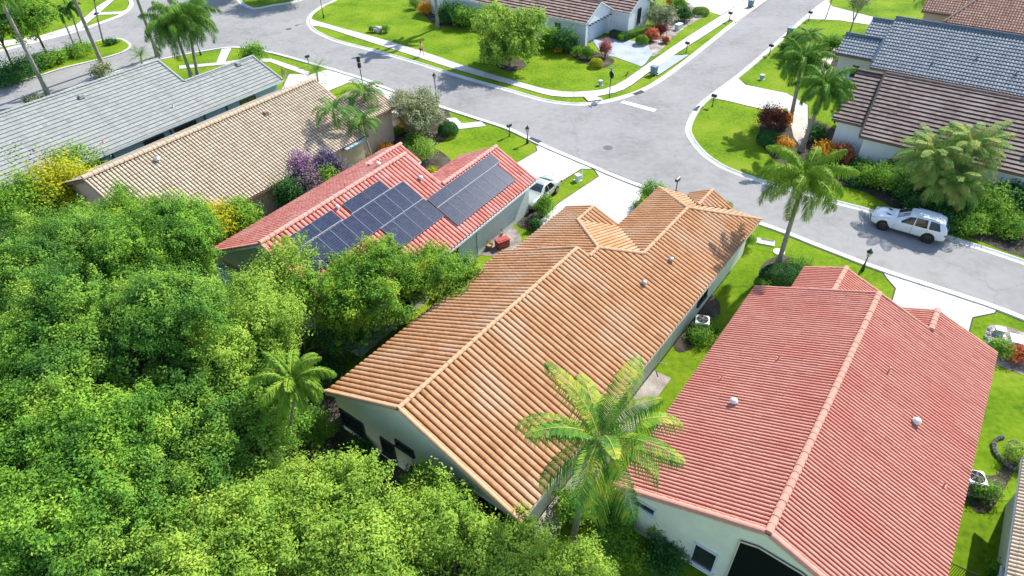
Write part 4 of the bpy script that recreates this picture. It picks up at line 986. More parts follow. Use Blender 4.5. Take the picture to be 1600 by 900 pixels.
def bigleaf(name, label, px, r, h, mtl, n=18, wd=.28, group=None, L=1.3, droop=60, cat='plant', zref=None, layers=1):
    """banana / bird-of-paradise / fan clumps: long paddle leaves on stalks"""
    p = g(*px, zref if zref is not None else h*.3); t = thing(name, label, cat, (p.x, p.y, 0), 0, group)
    V = []; bm = bmesh.new()
    for i in range(n):
        az = rnd.uniform(0, 6.28); rr_ = r*math.sqrt(rnd.random())*.8; b0 = np.array([math.cos(az)*rr_, math.sin(az)*rr_, h*rnd.uniform(.35, .8)])
        az2 = az+rnd.uniform(-.7, .7); el = R(rnd.uniform(35, 80)); dr = R(droop*rnd.uniform(.7, 1.3)); LL = L*rnd.uniform(.7, 1.15)
        k = 7; q = b0.copy(); dirh = np.array([math.cos(az2), math.sin(az2), 0]); sd = np.array([-math.sin(az2), math.cos(az2), 0]); prev = None
        for j in range(k+1):
            f = j/k; e = el-dr*f; d = dirh*math.cos(e)+np.array([0, 0, math.sin(e)]); wv = wd*LL*.5*math.sin(math.pi*min(.97, f*.9+.07))**.7
            upv = np.array([0, 0, .25*wv])
            cur = (q-sd*wv+upv, q, q+sd*wv+upv)
            if prev is not None:
                V += [prev[0], prev[1], cur[1], cur[0]]; V += [prev[1], prev[2], cur[2], cur[1]]
            prev = cur; q = q+d*LL/k
        if i % 2 == 0: tube(bm, [(b0[0]*.4, b0[1]*.4, -.05), (b0[0]*.7, b0[1]*.7, b0[2]*.6), tuple(b0)], [.05, .035, .02], 5)
    mesh_ob('foliage', quads_to_mesh('foliage', np.array(V)), M[mtl], t, smooth=False); bm_ob('stem', bm, M['dark_bark'], t)
    return t
def G(px, py, z=0): q = g(px, py, z); return (q.x, q.y)

#@@TREES
GT = 'broadleaf trees crowding the lower left'
def bigtree(label, px, z, r, ztop, mtl='lf_ficus', zlow=2.2, **k):
    c = G(*px, z); b = (c[0]+rnd.uniform(-.4, .4), c[1]+rnd.uniform(-.4, .4))
    d = dict(nl=17, leaf=.13, sub=12, nleaf=140, spread=.5, fill=.1, group=GT, lobr=(.24, .42)); d.update(k)
    return tree('broadleaf_tree', label, b, r, ztop, zlow, M[mtl], cen=c, **d)
bigtree('dense green tree whose crown laps over the near end of the beige roof', (240, 385), 6.5, 4.6, 8.6)
bigtree('tall dense tree behind the yellow bush at the left edge', (70, 410), 6.5, 4.6, 8.8, 'lf_ficus2')
bigtree('dense dark tree filling the left edge halfway down', (40, 560), 7, 4.8, 9.2)
bigtree('largest dense green tree crown in the left half', (215, 535), 7, 5.0, 10.2, 'lf_ficus2')
bigtree('bright crown reaching towards the small feather palm and the coral roof', (365, 520), 6, 3.9, 8.0, 'lf_light')
bigtree('dark lower crown between the largest tree and the bottom tree', (330, 660), 5, 3.4, 6.6, 'lf_ficus2')
bigtree('dark leafy crown just left of the slim feather palm', (392, 640), 4.8, 2.7, 6.4, 'lf_ficus', 1.0)
bigtree('light crown below the slim feather palm trunk', (415, 765), 4.2, 2.3, 5.4, 'lf_light', 1.0)
bigtree('olive-tinted crown between the golden bush and the beige roof corner', (170, 362), 5, 3.2, 7.2, 'lf_mid')
bigtree('dense tree crown at the left edge near the bottom corner', (70, 735), 7, 4.6, 8.8)
bigtree('shaded crown in the bottom left corner region', (200, 800), 5.5, 3.6, 7.2, 'lf_ficus2')
bigtree('fresh light green tree in front of the terracotta house gable', (512, 812), 4.0, 3.1, 5.0, 'lf_light', 1.2, leaf=.14)
bigtree('light green tree at the bottom edge, below the dark porch windows', (660, 810), 3.6, 2.9, 4.7, 'lf_light', 1.0, leaf=.14)
bigtree('light green tree at the bottom edge left of the palm foot', (790, 880), 3, 2.4, 4.0, 'lf_light', .8, leaf=.13)
bigtree('pale yellow-green crown at the bottom, right of the left corner trees', (330, 860), 5, 2.8, 6.3, 'lf_light', 1.5, leaf=.14)
bigtree('bushy light crown cut by the bottom edge in the middle', (560, 930), 4.5, 2.8, 5.2, 'lf_light', 1.5, leaf=.14)
bigtree('dark round shrubby tree at the bottom edge under the palm', (900, 900), 2, 1.8, 3.0, 'lf_light', .5, leaf=.12)
tree('broadleaf_tree', 'round green tree hiding the lower edge of the solar array', G(572, 500), 3.4, 7.2, .6, M['lf_mid'], 13, .15, 20, 60, .42, cen=G(557, 452, 4.6), group='trees between the coral and terracotta houses', lobr=(.34, .5))
tree('broadleaf_tree', 'smaller round tree tucked against the terracotta roof edge', G(690, 462), 2.8, 6.0, .1, M['lf_mid'], 13, .14, 24, 56, .36, cen=G(680, 428, 3.8), group='trees between the coral and terracotta houses', lobr=(.34, .5))
tree('broadleaf_tree', 'airy tree through which patches of coral roof show', G(455, 490), 3.0, 7.6, 1.5, M['lf_light'], 9, .16, 13, 28, .38, cen=G(442, 425, 6.0), fill=.1, group='trees between the coral and terracotta houses')
tree('broadleaf_tree', 'dark low tree between the airy tree and the terracotta eave corner', G(540, 560), 2.0, 3.4, .6, M['lf_dark'], 7, .15, 24, 24, .4, group='trees between the coral and terracotta houses')
tree('round_tree', 'round leafy lawn tree in front of the white house wall', G(797, 103), 4.2, 6.6, .2, M['lf_light'], 16, .26, 17, 30, .5, group=None, lobr=(.4, .55))
tree('flowering_tree', 'large cream-leaved bushy tree behind the street lamp', G(657, 207), 3.2, 4.0, .1, M['lf_varieg'], 9, .17, 22, 26, .45, bark='dark_bark', lobr=(.34, .5))
tree('slender_tree', 'slim airy young tree on the lawn left of the slate roof', G(1328, 50), 1.7, 6.0, 1.2, M['lf_varieg'], 7, .2, 12, 18, .4, fill=.1)
tree('broadleaf_tree', 'dark tree just beyond the top edge whose shadow falls on the far road, left one', G(392, -14), 4.5, 8.5, 3.2, M['lf_mid'], 9, .3, 10, 22, .7)
tree('broadleaf_tree', 'dark tree just beyond the top edge whose shadow falls on the far road, right one', G(478, -6), 5, 8.5, 3.2, M['lf_mid'], 9, .3, 10, 22, .7)
tree('street_tree', 'leafy tree with dark trunk in the median, second from the left edge', G(75, 88), 2.9, 8.6, 3.6, M['lf_mid'], 8, .26, 12, 20, .5, cen=G(50, 35, 6.0), bark='dark_bark', group='trees planted in the median', fill=.1)
tree('street_tree', 'leafy tree with forked trunk in the median at the left edge', G(19, 101), 2.8, 8.6, 3.6, M['lf_dark'], 8, .26, 12, 20, .5, cen=G(-5, 45, 6), bark='dark_bark', group='trees planted in the median', fill=.1)

# ---- palms
palm('coconut_palm', 'large yellowing coconut palm leaning between the terracotta and red roofs', (893, 858), (937, 688), 'coco', 3.75, 17, 'lf_coco', .17)
palm('royal_palm', 'tall feathery palm on the lawn between the terracotta roof and the street', (1215, 415), (1252, 296), 'royal', 3.5, 22, 'lf_royal_lt', .2, group='feathery palms')
palm('royal_palm', 'dark feathery palm beside the white driveway, farther of the pair by the brown roof', (1234, 190), (1251, 108), 'royal', 3.2, 22, 'lf_royal', .22, group='feathery palms')
palm('royal_palm', 'feathery palm beside the orange crotons, nearer of the pair by the brown roof', (1252, 236), (1285, 150), 'royal', 3.1, 22, 'lf_royal', .22, group='feathery palms')
palm('royal_palm', 'feathery palm above the grey roof, leaning left of its twin trunk', (300, 122), (275, 52), 'royal', 4.3, 24, 'lf_royal', .24, group='feathery palms')
palm('royal_palm', 'feathery palm above the grey roof, right one of the twin trunks', (310, 119), (296, 40), 'royal', 4.2, 24, 'lf_royal', .22, group='feathery palms')
palm('young_palm', 'slim feather palm left of the terracotta house gable', (456, 742), (462, 612), 'royal', 2.1, 18, 'lf_royal_lt', .1)
palm('tall_palm', 'tall bare grey palm trunk nearest the left edge, rooted behind the grey roof', (78, 153), (3, 4), 'royal', 3.0, 14, 'lf_royal', .26, H=10.2, group='tall palms with bare trunks')
palm('tall_palm', 'tall bare grey palm trunk rising from the small white-flowered shrub', (163, 108), (108, -10), 'royal', 3.0, 14, 'lf_royal', .27, H=12, group='tall palms with bare trunks')
palm('tall_palm', 'tall bare grey palm trunk crossing the junction beside the feathery palms', (247, 88), (217, -10), 'royal', 3.0, 14, 'lf_royal', .24, H=12, group='tall palms with bare trunks')
palm('median_palm', 'small palm in the median with a thin pale trunk, left of the other two', (117, 73), (98, 28), 'royal', 1.9, 12, 'lf_royal', .13, group='small palms in the median')
palm('median_palm', 'small palm in the middle of the median, between two thin trunks', (133, 82), (112, 22), 'royal', 1.7, 12, 'lf_royal', .13, group='small palms in the median')
palm('median_palm', 'thin palm at the rounded tip of the median', (163, 69), (146, -8), 'royal', 2.0, 12, 'lf_royal', .13, group='small palms in the median')
palm('lawn_palm', 'tall palm trunk on the far lawn above the walking person', (684, 44), (681, -40), 'royal', 2.8, 14, 'lf_royal', .22, H=9, group='palms before the white house')
palm('lawn_palm', 'palm trunk rising from the dark bushes before the white house', (722, 28), (717, -50), 'royal', 2.8, 14, 'lf_royal', .22, H=9, group='palms before the white house')
palm('christmas_palm', 'small arching palm in front of the beige roof, leftmost of three', (549, 261), (523, 186), 'xmas', 2.4, 14, 'lf_palmdark', .1, group='three arching palms by the beige house')
palm('christmas_palm', 'small arching palm in front of the beige roof, topmost of three', (579, 225), (571, 158), 'xmas', 2.5, 14, 'lf_palmdark', .1, group='three arching palms by the beige house')
palm('christmas_palm', 'small arching palm in front of the orange-tan wall, rightmost of three', (583, 252), (566, 203), 'xmas', 2.4, 14, 'lf_palmdark', .1, group='three arching palms by the beige house')
palm('date_palm', 'low spiky date palm beside the driveway of the grey house', (497, 128), (495, 112), 'spiky', 1.9, 26, 'lf_royal', .12, group='low spiky palms')
palm('date_palm', 'low spiky palm behind the far ridge end of the grey roof', (222, 100), (220, 88), 'spiky', 1.8, 24, 'lf_royal', .12, group='low spiky palms')
palm('areca_palm', 'bushy palm left of the slate roof at the top', (1450, 38), (1452, 8), 'xmas', 2.6, 22, 'lf_royal', .15, ll=.8)
palm('areca_palm', 'bushy palm behind the mailbox on the side street lawn', (1262, 92), (1262, 68), 'xmas', 2.4, 22, 'lf_royal', .12, ll=.7)
palm('fan_palm', 'left part of the shaggy pale fan palm clump behind the parked car', (1452, 318), (1440, 245), 'fan', 3.1, 36, 'lf_fan', .16, group='shaggy palm clump', ll=.9)
palm('fan_palm', 'right part of the shaggy pale fan palm clump behind the parked car', (1505, 315), (1515, 232), 'fan', 3.1, 36, 'lf_fan', .16, group='shaggy palm clump', ll=.9)
palm('fan_palm', 'nearest low crown of the shaggy pale fan palm clump', (1480, 335), (1480, 285), 'fan', 2.8, 40, 'lf_fan', .14, group='shaggy palm clump', ll=.9)

# ---- shrubs: (name, label, px, radius, height, material, options)
SH = [
 ('shrub', 'low golden-topped round bush at the driveway corner of the white house', (932, 99), .75, .9, 'lf_yellow', dict(shape='dome', leaf=.1)),
 ('cordyline', 'spiky pink-red cordyline bush beside the white house garage', (946, 78), .95, 2.0, 'lf_pink', dict(leaf=.22, asp=.25)),
 ('shrub', 'lime grassy bush left of the pink-red cordyline', (918, 84), .9, 1.4, 'lf_lime', dict(leaf=.25, asp=.2)),
 ('shrub', 'pale lime bush against the white house corner', (902, 82), .9, 1.1, 'lf_lime', dict(leaf=.12)),
 ('shrub', 'dark green leafy bush against the white garage corner wall', (884, 66), 1.72, 2.53, 'lf_dark', dict(leaf=.24)),
 ('shrub', 'mid green bush between the lawn tree and the dark garage bush', (858, 62), 1.44, 2.42, 'lf_mid', dict(leaf=.22)),
 ('croton', 'small rust-coloured bush below the dark garage bush', (872, 78), .6, .8, 'lf_orange', dict(leaf=.14)),
 ('shrub', 'green round bush at the left end of the white house planting', (648, 6), 1.1, 1.5, 'lf_mid', {}),
 ('croton', 'orange-red croton at the left of the white house planting', (664, 14), 1.3, 1.3, 'lf_orange', dict(leaf=.16)),
 ('shrub', 'large dark leafy bush behind the lawn palm trunk', (706, 24), 2.04, 2.42, 'lf_dark', dict(leaf=.26)),
 ('shrub', 'large glossy bush right of the lawn palm trunk', (730, 30), 2.04, 2.30, 'lf_mid', dict(leaf=.26)),
 ('croton', 'pinkish bush between the glossy bush and the round lawn tree', (752, 36), .9, 1.2, 'lf_red', dict(leaf=.16)),
 ('shrub', 'round green bush beside the pale boulder on the far lawn', (603, 46), .7, .9, 'lf_lime', {}),
 ('shrub', 'low bush left of the pale boulder on the far lawn', (581, 46), .5, .7, 'lf_mid', {}),
 ('hedge', 'clipped light green hedge under the arched window of the white house', (992, 52), 2.9, .7, 'lf_lime', dict(shape='box', ry=.45, rz=R(40))),
 ('hedge', 'clipped dark green hedge beside the open garage', (968, 56), 1.3, .8, 'lf_dark', dict(shape='box', ry=.45, rz=R(-42))),
 ('shrub', 'small green ball bush at the blue paved driveway', (1003, 63), .75, 1.1, 'lf_lime', dict(shape='dome')),
 ('croton', 'salmon croton right of the small green ball bush', (1018, 56), 1.0, 1.4, 'lf_red', dict(leaf=.17)),
 ('croton', 'deep red croton in the middle of the driveway bed', (1033, 48), .9, 1.4, 'lf_wine', dict(leaf=.17)),
 ('croton', 'small scarlet croton at the lawn edge of the driveway bed', (1040, 63), .6, .8, 'lf_red', dict(leaf=.15)),
 ('shrub', 'large cream-green bush at the back of the driveway bed', (1032, 27), 2.07, 2.64, 'lf_varieg', dict(leaf=.2)),
 ('shrub', 'dark blue-green bush left of the white block in the driveway bed', (1070, 24), 1.3, 1.7, 'lf_dark', dict(leaf=.2)),
 ('shrub', 'round bright bush at the back of the driveway bed near the top', (1060, 10), 1.2, 1.7, 'lf_mid', dict(shape='dome', leaf=.12)),
 ('shrub', 'flat round clipped bush beside the pink paved driveway', (1095, 18), 1.1, .9, 'lf_lime', dict(shape='dome', leaf=.12)),
 ('shrub', 'orange-tipped bush at the top beside the white house', (1048, 4), .8, 1.3, 'lf_orange', dict(leaf=.17)),
 ('shrub', 'glossy dark bush right of the white house gable', (1012, 8), 1.1, 1.5, 'lf_dark', dict(leaf=.2)),
 ('croton', 'dark wine-red croton below the farther feathery palm', (1207, 186), 1.62, 1.95, 'lf_wine', dict(leaf=.17)),
 ('croton', 'orange and wine croton touching the palm trunk', (1226, 188), .8, 1.3, 'lf_orange', dict(leaf=.16)),
 ('shrub', 'clipped dark round bush under the wine-red croton', (1202, 218), 1.05, 1.2, 'lf_dark', dict(shape='dome', leaf=.1)),
 ('croton', 'orange croton right of the clipped dark round bush', (1225, 228), .9, 1.3, 'lf_orange', dict(leaf=.16)),
 ('croton', 'bright orange-yellow croton before the white wall', (1290, 240), 1.32, 1.49, 'lf_orange', dict(leaf=.17)),
 ('croton', 'rusty red croton at the right end of the orange one', (1317, 243), 1.09, 1.61, 'lf_red', dict(leaf=.17)),
 ('shrub', 'dark low bush between the rusty croton and the light bush', (1345, 262), 1.2, 1.1, 'lf_dark', dict(leaf=.16)),
 ('shrub', 'light green tufted bush left in the row behind the parked car', (1364, 275), 1.62, 1.61, 'lf_lime', dict(leaf=.2, asp=.3)),
 ('shrub', 'broad green bush second in the row behind the parked car', (1396, 285), 1.82, 1.84, 'lf_mid', dict(leaf=.22, asp=.3)),
 ('shrub', 'dark green bush behind the roof of the parked car', (1425, 297), 1.82, 1.72, 'lf_dark', dict(leaf=.24, asp=.3)),
 ('shrub', 'second dark bush under the palm clump', (1440, 318), 1.7, 1.6, 'lf_dark', dict(leaf=.22, asp=.35)),
 ('shrub', 'green bush between the palm clump and the grass verge', (1510, 350), 1.5, 1.3, 'lf_mid', dict(leaf=.22, asp=.35)),
 ('shrub', 'bright tufted bush beside the verge at the right', (1545, 350), 1.2, 1.1, 'lf_lime', dict(leaf=.2, asp=.3)),
 ('shrub', 'dark bush filling the bed under the brown eave', (1375, 245), 1.4, 1.4, 'lf_dark', dict(leaf=.2)),
 ('shrub', 'low leafy cover between the two rows behind the parked car', (1420, 272), 1.5, 1.3, 'lf_mid', dict(leaf=.2)),
 ('shrub', 'low green cover in the bed at the orange croton foot', (1335, 283), 1.0, .6, 'lf_dark', dict(leaf=.16)),
 ('shrub', 'leafy green bush at the side of the terracotta house below the round trees', (640, 540), 1.3, 1.6, 'lf_mid', dict(leaf=.14)),
 ('shrub', 'dark leafy bush near the terracotta eave corner', (515, 585), 1.2, 1.3, 'lf_dark', dict(leaf=.14)),
 ('shrub', 'leafy bush in the gap below the smaller round tree', (700, 480), 1.0, 1.2, 'lf_mid', dict(leaf=.13)),
 ('shrub', 'dark bush right of the palm bed on the side street', (1275, 210), 1.2, 1.5, 'lf_dark', dict(leaf=.18)),
 ('shrub', 'dark bush right of the parked car rear', (1472, 342), 1.5, 1.4, 'lf_dark', dict(leaf=.22, asp=.35)),
 ('shrub', 'leafy bright bush at the right of the palm clump', (1540, 318), 2.16, 2.30, 'lf_mid', dict(leaf=.24, asp=.3)),
 ('shrub', 'green bush by the white wall at the right edge', (1583, 312), 1.82, 1.95, 'lf_dark', dict(leaf=.22)),
 ('shrub', 'low spreading bush beside the grass verge at the right edge', (1580, 355), 1.49, 1.15, 'lf_mid', dict(leaf=.22, asp=.3)),
 ('shrub', 'dark shrubbery between the palm clump and the white wall', (1400, 262), 1.3, 1.5, 'lf_dark', dict(leaf=.2)),
 ('shrub', 'green shrub in the gap between the slate wing and the side street', (1245, 62), 1.4, 1.6, 'lf_mid', dict(leaf=.2)),
 ('shrub', 'dark shrub right of the bushy palm by the side street', (1300, 70), 1.5, 1.7, 'lf_mid', dict(leaf=.2)),
 ('shrub', 'clump of green leaves left of the palm in the side street bed', (1232, 78), 1.2, 1.3, 'lf_dark', dict(leaf=.2)),
 ('shrub', 'clipped dome hedge below the mailbox left of the red roof wing', (1224, 431), 1.5, 1.1, 'lf_dark', dict(shape='dome', leaf=.1, ry=1.1)),
 ('shrub', 'olive bush behind the clipped dome at the palm foot', (1248, 416), 1.1, .9, 'lf_mid', dict(leaf=.12)),
 ('shrub', 'small bush at the far left corner of the big red roof', (1194, 446), .6, .6, 'lf_mid', dict(leaf=.1)),
 ('shrub', 'narrow green bush at the far corner of the terracotta house wall', (1167, 376), .7, 1.1, 'lf_mid', dict(leaf=.1)),
 ('shrub', 'clump of small plants beside the fan unit of the terracotta house', (1096, 525), 1.1, .7, 'lf_mid', dict(leaf=.12)),
 ('shrub', 'ground plants right of the fan unit of the terracotta house', (1118, 510), .7, .5, 'lf_lime', dict(leaf=.1)),
 ('shrub', 'small round tree-like bush at the driveway edge by the coral house', (850, 325), .95, 1.7, 'lf_mid', dict(leaf=.13)),
 ('shrub', 'small dark bush touching the terracotta eave beside the lawn strip', (836, 352), .6, .8, 'lf_dark', dict(leaf=.11)),
 ('shrub', 'tall green bush between the white driveway and the terracotta wing', (1018, 302), 1.1, 1.9, 'lf_mid', dict(leaf=.12)),
 ('shrub', 'little lime bush below the tall driveway bush', (996, 325), .45, .8, 'lf_lime', dict(leaf=.1)),
 ('shrub', 'small grassy plant behind the terracotta roof tip', (1136, 322), .5, .7, 'lf_lime', dict(leaf=.12, asp=.2)),
 ('shrub', 'round grey-green bush at the right of the cream-leaved tree', (700, 203), .95, 1.2, 'lf_dark', dict(shape='dome', leaf=.1)),
 ('shrub', 'round speckled bush on the lawn edge above the coral roof', (664, 238), 1.45, 1.9, 'lf_light', dict(leaf=.13)),
 ('shrub', 'orange-tinted bush on the left side of the cream-leaved tree', (634, 196), .7, 1.5, 'lf_orange', dict(leaf=.14)),
 ('shrub', 'green bush below the cream-leaved tree', (648, 218), 1.1, 1.0, 'lf_mid', dict(leaf=.12)),
 ('shrub', 'clipped ball bush left of the speckled bush', (628, 233), .8, .8, 'lf_dark', dict(shape='dome', leaf=.1)),
 ('shrub', 'small orange bush beside the coral roof ridge end', (604, 233), .8, .8, 'lf_orange', dict(leaf=.13)),
 ('shrub', 'small yellow-orange plants at the coral roof valley', (676, 268), .6, .5, 'lf_yellow', dict(leaf=.12)),
 ('hedge', 'yellow-green hedge row along the tan house front', (612, 209), 1.9, .6, 'lf_lime', dict(shape='box', ry=.4, rz=R(52))),
 ('shrub', 'pale flowering bush at the street beside the beige roof corner', (626, 152), 1.0, 1.6, 'lf_varieg', dict(leaf=.15, sub=16)),
 ('bougainvillea', 'purple blossoming part of the bush against the beige roof', (470, 258), 1.5, 4.3, 'lf_purple', dict(zc=3.2, leaf=.16)),
 ('bougainvillea', 'indigo-leaved bush at the upper right of the purple blossoms', (506, 252), 1.5, 4.0, 'lf_indigo', dict(zc=3.0, leaf=.16)),
 ('bougainvillea', 'mauve and green bush below the purple blossoms', (482, 282), 1.8, 3.4, 'lf_mauve', dict(zc=2.4, leaf=.16)),
 ('shrub', 'dark green bush left of the mauve bush against the beige eave', (450, 292), 1.5, 3.4, 'lf_dark', dict(zc=2.6, leaf=.14)),
 ('shrub', 'bright green bush in front of the indigo-leaved bush', (508, 276), 1.1, 3.3, 'lf_lime', dict(zc=2.4, leaf=.14)),
 ('bougainvillea', 'mauve bush beside the tan house corner window', (527, 262), 1.1, 3.0, 'lf_mauve', dict(zc=2.2, leaf=.15)),
 ('shrub', 'dark low bush at the foot of the rightmost arching palm', (562, 250), .8, .8, 'lf_dark', dict(leaf=.13)),
 ('shrub', 'golden yellow tree-like bush at the left edge below the grey roof', (92, 288), 3.1, 5.2, 'lf_yellow', dict(zc=3.6, leaf=.2, nleaf=30)),
 ('shrub', 'yellow-green bush left of the golden one at the left edge', (30, 312), 2.8, 5.2, 'lf_lime', dict(zc=3.6, leaf=.2, nleaf=30)),
 ('shrub', 'bright green bush touching the grey roof corner', (122, 258), 2.3, 4.0, 'lf_mid', dict(zc=2.4, leaf=.2)),
 ('shrub', 'green leafy bush below the grey roof at the left edge', (28, 270), 2.6, 4.0, 'lf_mid', dict(zc=2.4, leaf=.24)),
 ('shrub', 'round green bush behind the far end of the grey roof', (396, 88), 1.7, 2.5, 'lf_mid', dict(leaf=.2)),
 ('shrub', 'white-flowered straggly shrub at the foot of a bare palm trunk', (158, 112), 1.5, 1.6, 'lf_varieg', dict(leaf=.2, sub=18)),
 ('shrub', 'low pale shrub at the foot of the leftmost bare trunk', (55, 158), 1.2, .8, 'lf_varieg', dict(leaf=.2)),
 ('shrub', 'dark round hedge mound in the median at the left edge', (15, 118), 3.2, 1.3, 'lf_dark', dict(leaf=.22)),
 ('shrub', 'dark hedge mound in the median beside the leafy tree trunk', (48, 104), 2.4, 1.3, 'lf_dark', dict(leaf=.22)),
 ('shrub', 'lime bush in the median right of the dark hedge mounds', (80, 95), 2.0, 1.2, 'lf_lime', dict(leaf=.22)),
 ('shrub', 'leafy agave-like bush in the median below the small palms', (122, 80), 2.0, 1.2, 'lf_mid', dict(leaf=.28, asp=.25)),
 ('shrub', 'small dark ring bush at the rounded tip of the median', (174, 66), .9, .7, 'lf_dark', dict(leaf=.16)),
 ('shrub', 'yellow-green palm-like bush at the near corner of the beige roof', (338, 345), 1.8, 3.8, 'lf_yellow', dict(zc=2.8, leaf=.3, asp=.25)),
 ('shrub', 'green frond bush between the beige eave and the coral roof', (372, 335), 1.8, 3.6, 'lf_lime', dict(zc=2.5, leaf=.34, asp=.2)),
 ('shrub', 'spotted bush in the pebble bed right of the red roof', (1561, 545), .9, .9, 'lf_lime', dict(leaf=.13)),
 ('shrub', 'reddish bush in the pebble bed at the right edge', (1590, 555), .8, .8, 'lf_red', dict(leaf=.13)),
 ('shrub', 'bush beside the fan unit of the red roof house', (1541, 768), .8, .8, 'lf_mid', dict(leaf=.1)),
 ('shrub', 'round bush inside the dark stone ring at the right edge', (1592, 712), .8, 1.0, 'lf_light', dict(leaf=.1)),
 ('shrub', 'small yellow-green plant below the striped roof house', (1560, 892), .5, .5, 'lf_lime', dict(leaf=.13)),
 ('shrub', 'feathery pale bush against the green wall left of the small window', (1030, 815), .8, 1.7, 'lf_light', dict(leaf=.2, asp=.25)),
 ('shrub', 'dark leafy undergrowth right of the coconut palm foot', (960, 850), 1.5, 1.2, 'lf_mid', dict(leaf=.18, asp=.3)),
 ('shrub', 'undergrowth under the red roof eave by the coconut palm', (960, 790), 1.3, 1.5, 'lf_mid', dict(leaf=.18, asp=.3)),
 ('shrub', 'grassy undergrowth at the bottom beside the green wall', (1040, 870), 1.2, .9, 'lf_dark', dict(leaf=.18, asp=.3)),
 ('shrub', 'leafy undergrowth beside the terracotta eave below the palm crown', (900, 790), 1.2, 1.3, 'lf_lime', dict(leaf=.16)),
 ('shrub', 'dark bush under the small high window of the terracotta gable', (652, 752), .8, 1.9, 'lf_dark', dict(leaf=.12)),
 ('shrub', 'dark undergrowth at the left corner of the terracotta gable', (560, 705), 1.1, .9, 'lf_dark', dict(leaf=.13)),
 ('shrub', 'green bush with one orange bloom below the slim feather palm', (492, 672), 1.3, 2.0, 'lf_mid', dict(leaf=.13)),
]
for nm, lb, px, r, h, mt_, kw in SH:
    cat = {'croton': 'croton', 'hedge': 'hedge', 'bougainvillea': 'bush'}.get(nm, 'shrub')
    shrub(nm, lb, px, r, h, M[mt_], cat=cat, **kw)
bigleaf('banana_plant', 'dark paddle-leaved plants against the cream wall below the slate wing', (1334, 118), 1.3, 2.4, 'lf_dark', 22, .34)
bigleaf('banana_plant', 'dark paddle-leaved plants at the corner of the brown roof', (1318, 205), 1.3, 1.8, 'lf_dark', 20, .3)
bigleaf('fern', 'long-leaved fern clump under the patchy tree near the terracotta corner', (475, 560), 1.0, 1.0, 'lf_lime', 14, .16)
bigleaf('agave', 'low strap-leaved plant on the far lawn beside the stop sign', (978, 117), .3, .3, 'lf_dark', 10, .14, L=.5)

# ------------------------------------------------------------------ street furniture
def mailbox(label, px, rz):
    t = thing('mailbox', label, 'mailbox', g(*px), rz, 'dark mailboxes on posts')
    bm = bmesh.new(); cyl(bm, (0, 0, -.05), (0, 0, 1.02), .045, n=8); lathe(bm, [(.1, 0), (.1, .06), (.05, .1)], n=10); bm_ob('post', bm, M['black_metal'], t)
    bm = bmesh.new(); pr = [(-.11, 1.05), (.11, 1.05), (.11, 1.2), (.08, 1.27), (0, 1.3), (-.08, 1.27), (-.11, 1.2)]
    a = [bm.verts.new((x, -.27, z)) for x, z in pr]; b = [bm.verts.new((x, .27, z)) for x, z in pr]; n = 7
    bm.faces.new(a); bm.faces.new(b[::-1])
    for i in range(n): bm.faces.new((a[i], b[i], b[(i+1) % n], a[(i+1) % n]))
    box(bm, (0, 0, 1.03), (.26, .5, .04)); bmesh.ops.recalc_face_normals(bm, faces=bm.faces[:]); bm_ob('letter_box', bm, M['black_metal'], t)
    bm = bmesh.new(); box(bm, (.125, .1, 1.22), (.015, .03, .16)); bm_ob('flag', bm, M['red_paint'], t)
for lb, px, rz in (('dark mailbox beside the spiky date palm', (483, 103), 140), ('dark mailbox just left of the street lamp, above the cream-leaved tree', (660, 158), 140), ('dark mailbox on the lawn between the coral roof and the street', (796, 213), 140),
                   ('dark mailbox on the verge below the driveway bed', (1072, 82), 45), ('dark mailbox on the verge beside the pink paved driveway', (1139, 34), 45), ('dark mailbox at the rounded corner lawn beside the white driveway', (1113, 166), 45),
                   ('dark mailbox behind the tip of the terracotta roof', (1056, 299), 140), ('dark mailbox on the lawn near the striped post, top right', (1263, 33), 45), ('dark mailbox at the kerb left of the farther feathery palm', (1202, 86), 45)):
    mailbox(lb, px, R(rz))
def lamp(label, px, H=3.4, glass=True):
    t = thing('street_lamp', label, 'street lamp', g(*px), 0, 'black lantern lamp posts')
    bm = bmesh.new(); lathe(bm, [(.13, 0), (.13, .15), (.07, .5), (.045, .8), (.04, H-.5), (.06, H-.45)], n=10); bm_ob('post', bm, M['black_metal'], t)
    bm = bmesh.new(); lathe(bm, [(.09, H-.45), (.17, H-.1), (.17, H-.08)], n=6); bm_ob('lantern_glass', bm, M['lamp_lens'], t)
    bm = bmesh.new(); lathe(bm, [(.22, H-.08), (.22, H-.05), (.1, H+.08), (.03, H+.2), (.02, H+.26)], n=8)
    for k in range(6): cyl(bm, (.09*math.cos(k*1.047), .09*math.sin(k*1.047), H-.45), (.175*math.cos(k*1.047), .175*math.sin(k*1.047), H-.08), .012, n=4)
    bm_ob('lantern_cap', bm, M['black_metal'], t)
lamp('black lantern lamp post behind the cream-leaved tree', (684, 176), 4.0)
lamp('black lantern lamp post on the far lawn corner at the top', (506, 28), 4.2)
lamp('short dark lamp post at the kerb beside the storm drain', (824, 224), 1.6)
lamp('short dark lamp post on the verge between the red roof wing and the parked car', (1347, 423), 1.7)
lamp('thin lamp post at the kerb behind the feathery twin palms', (314, 86), 2.6)
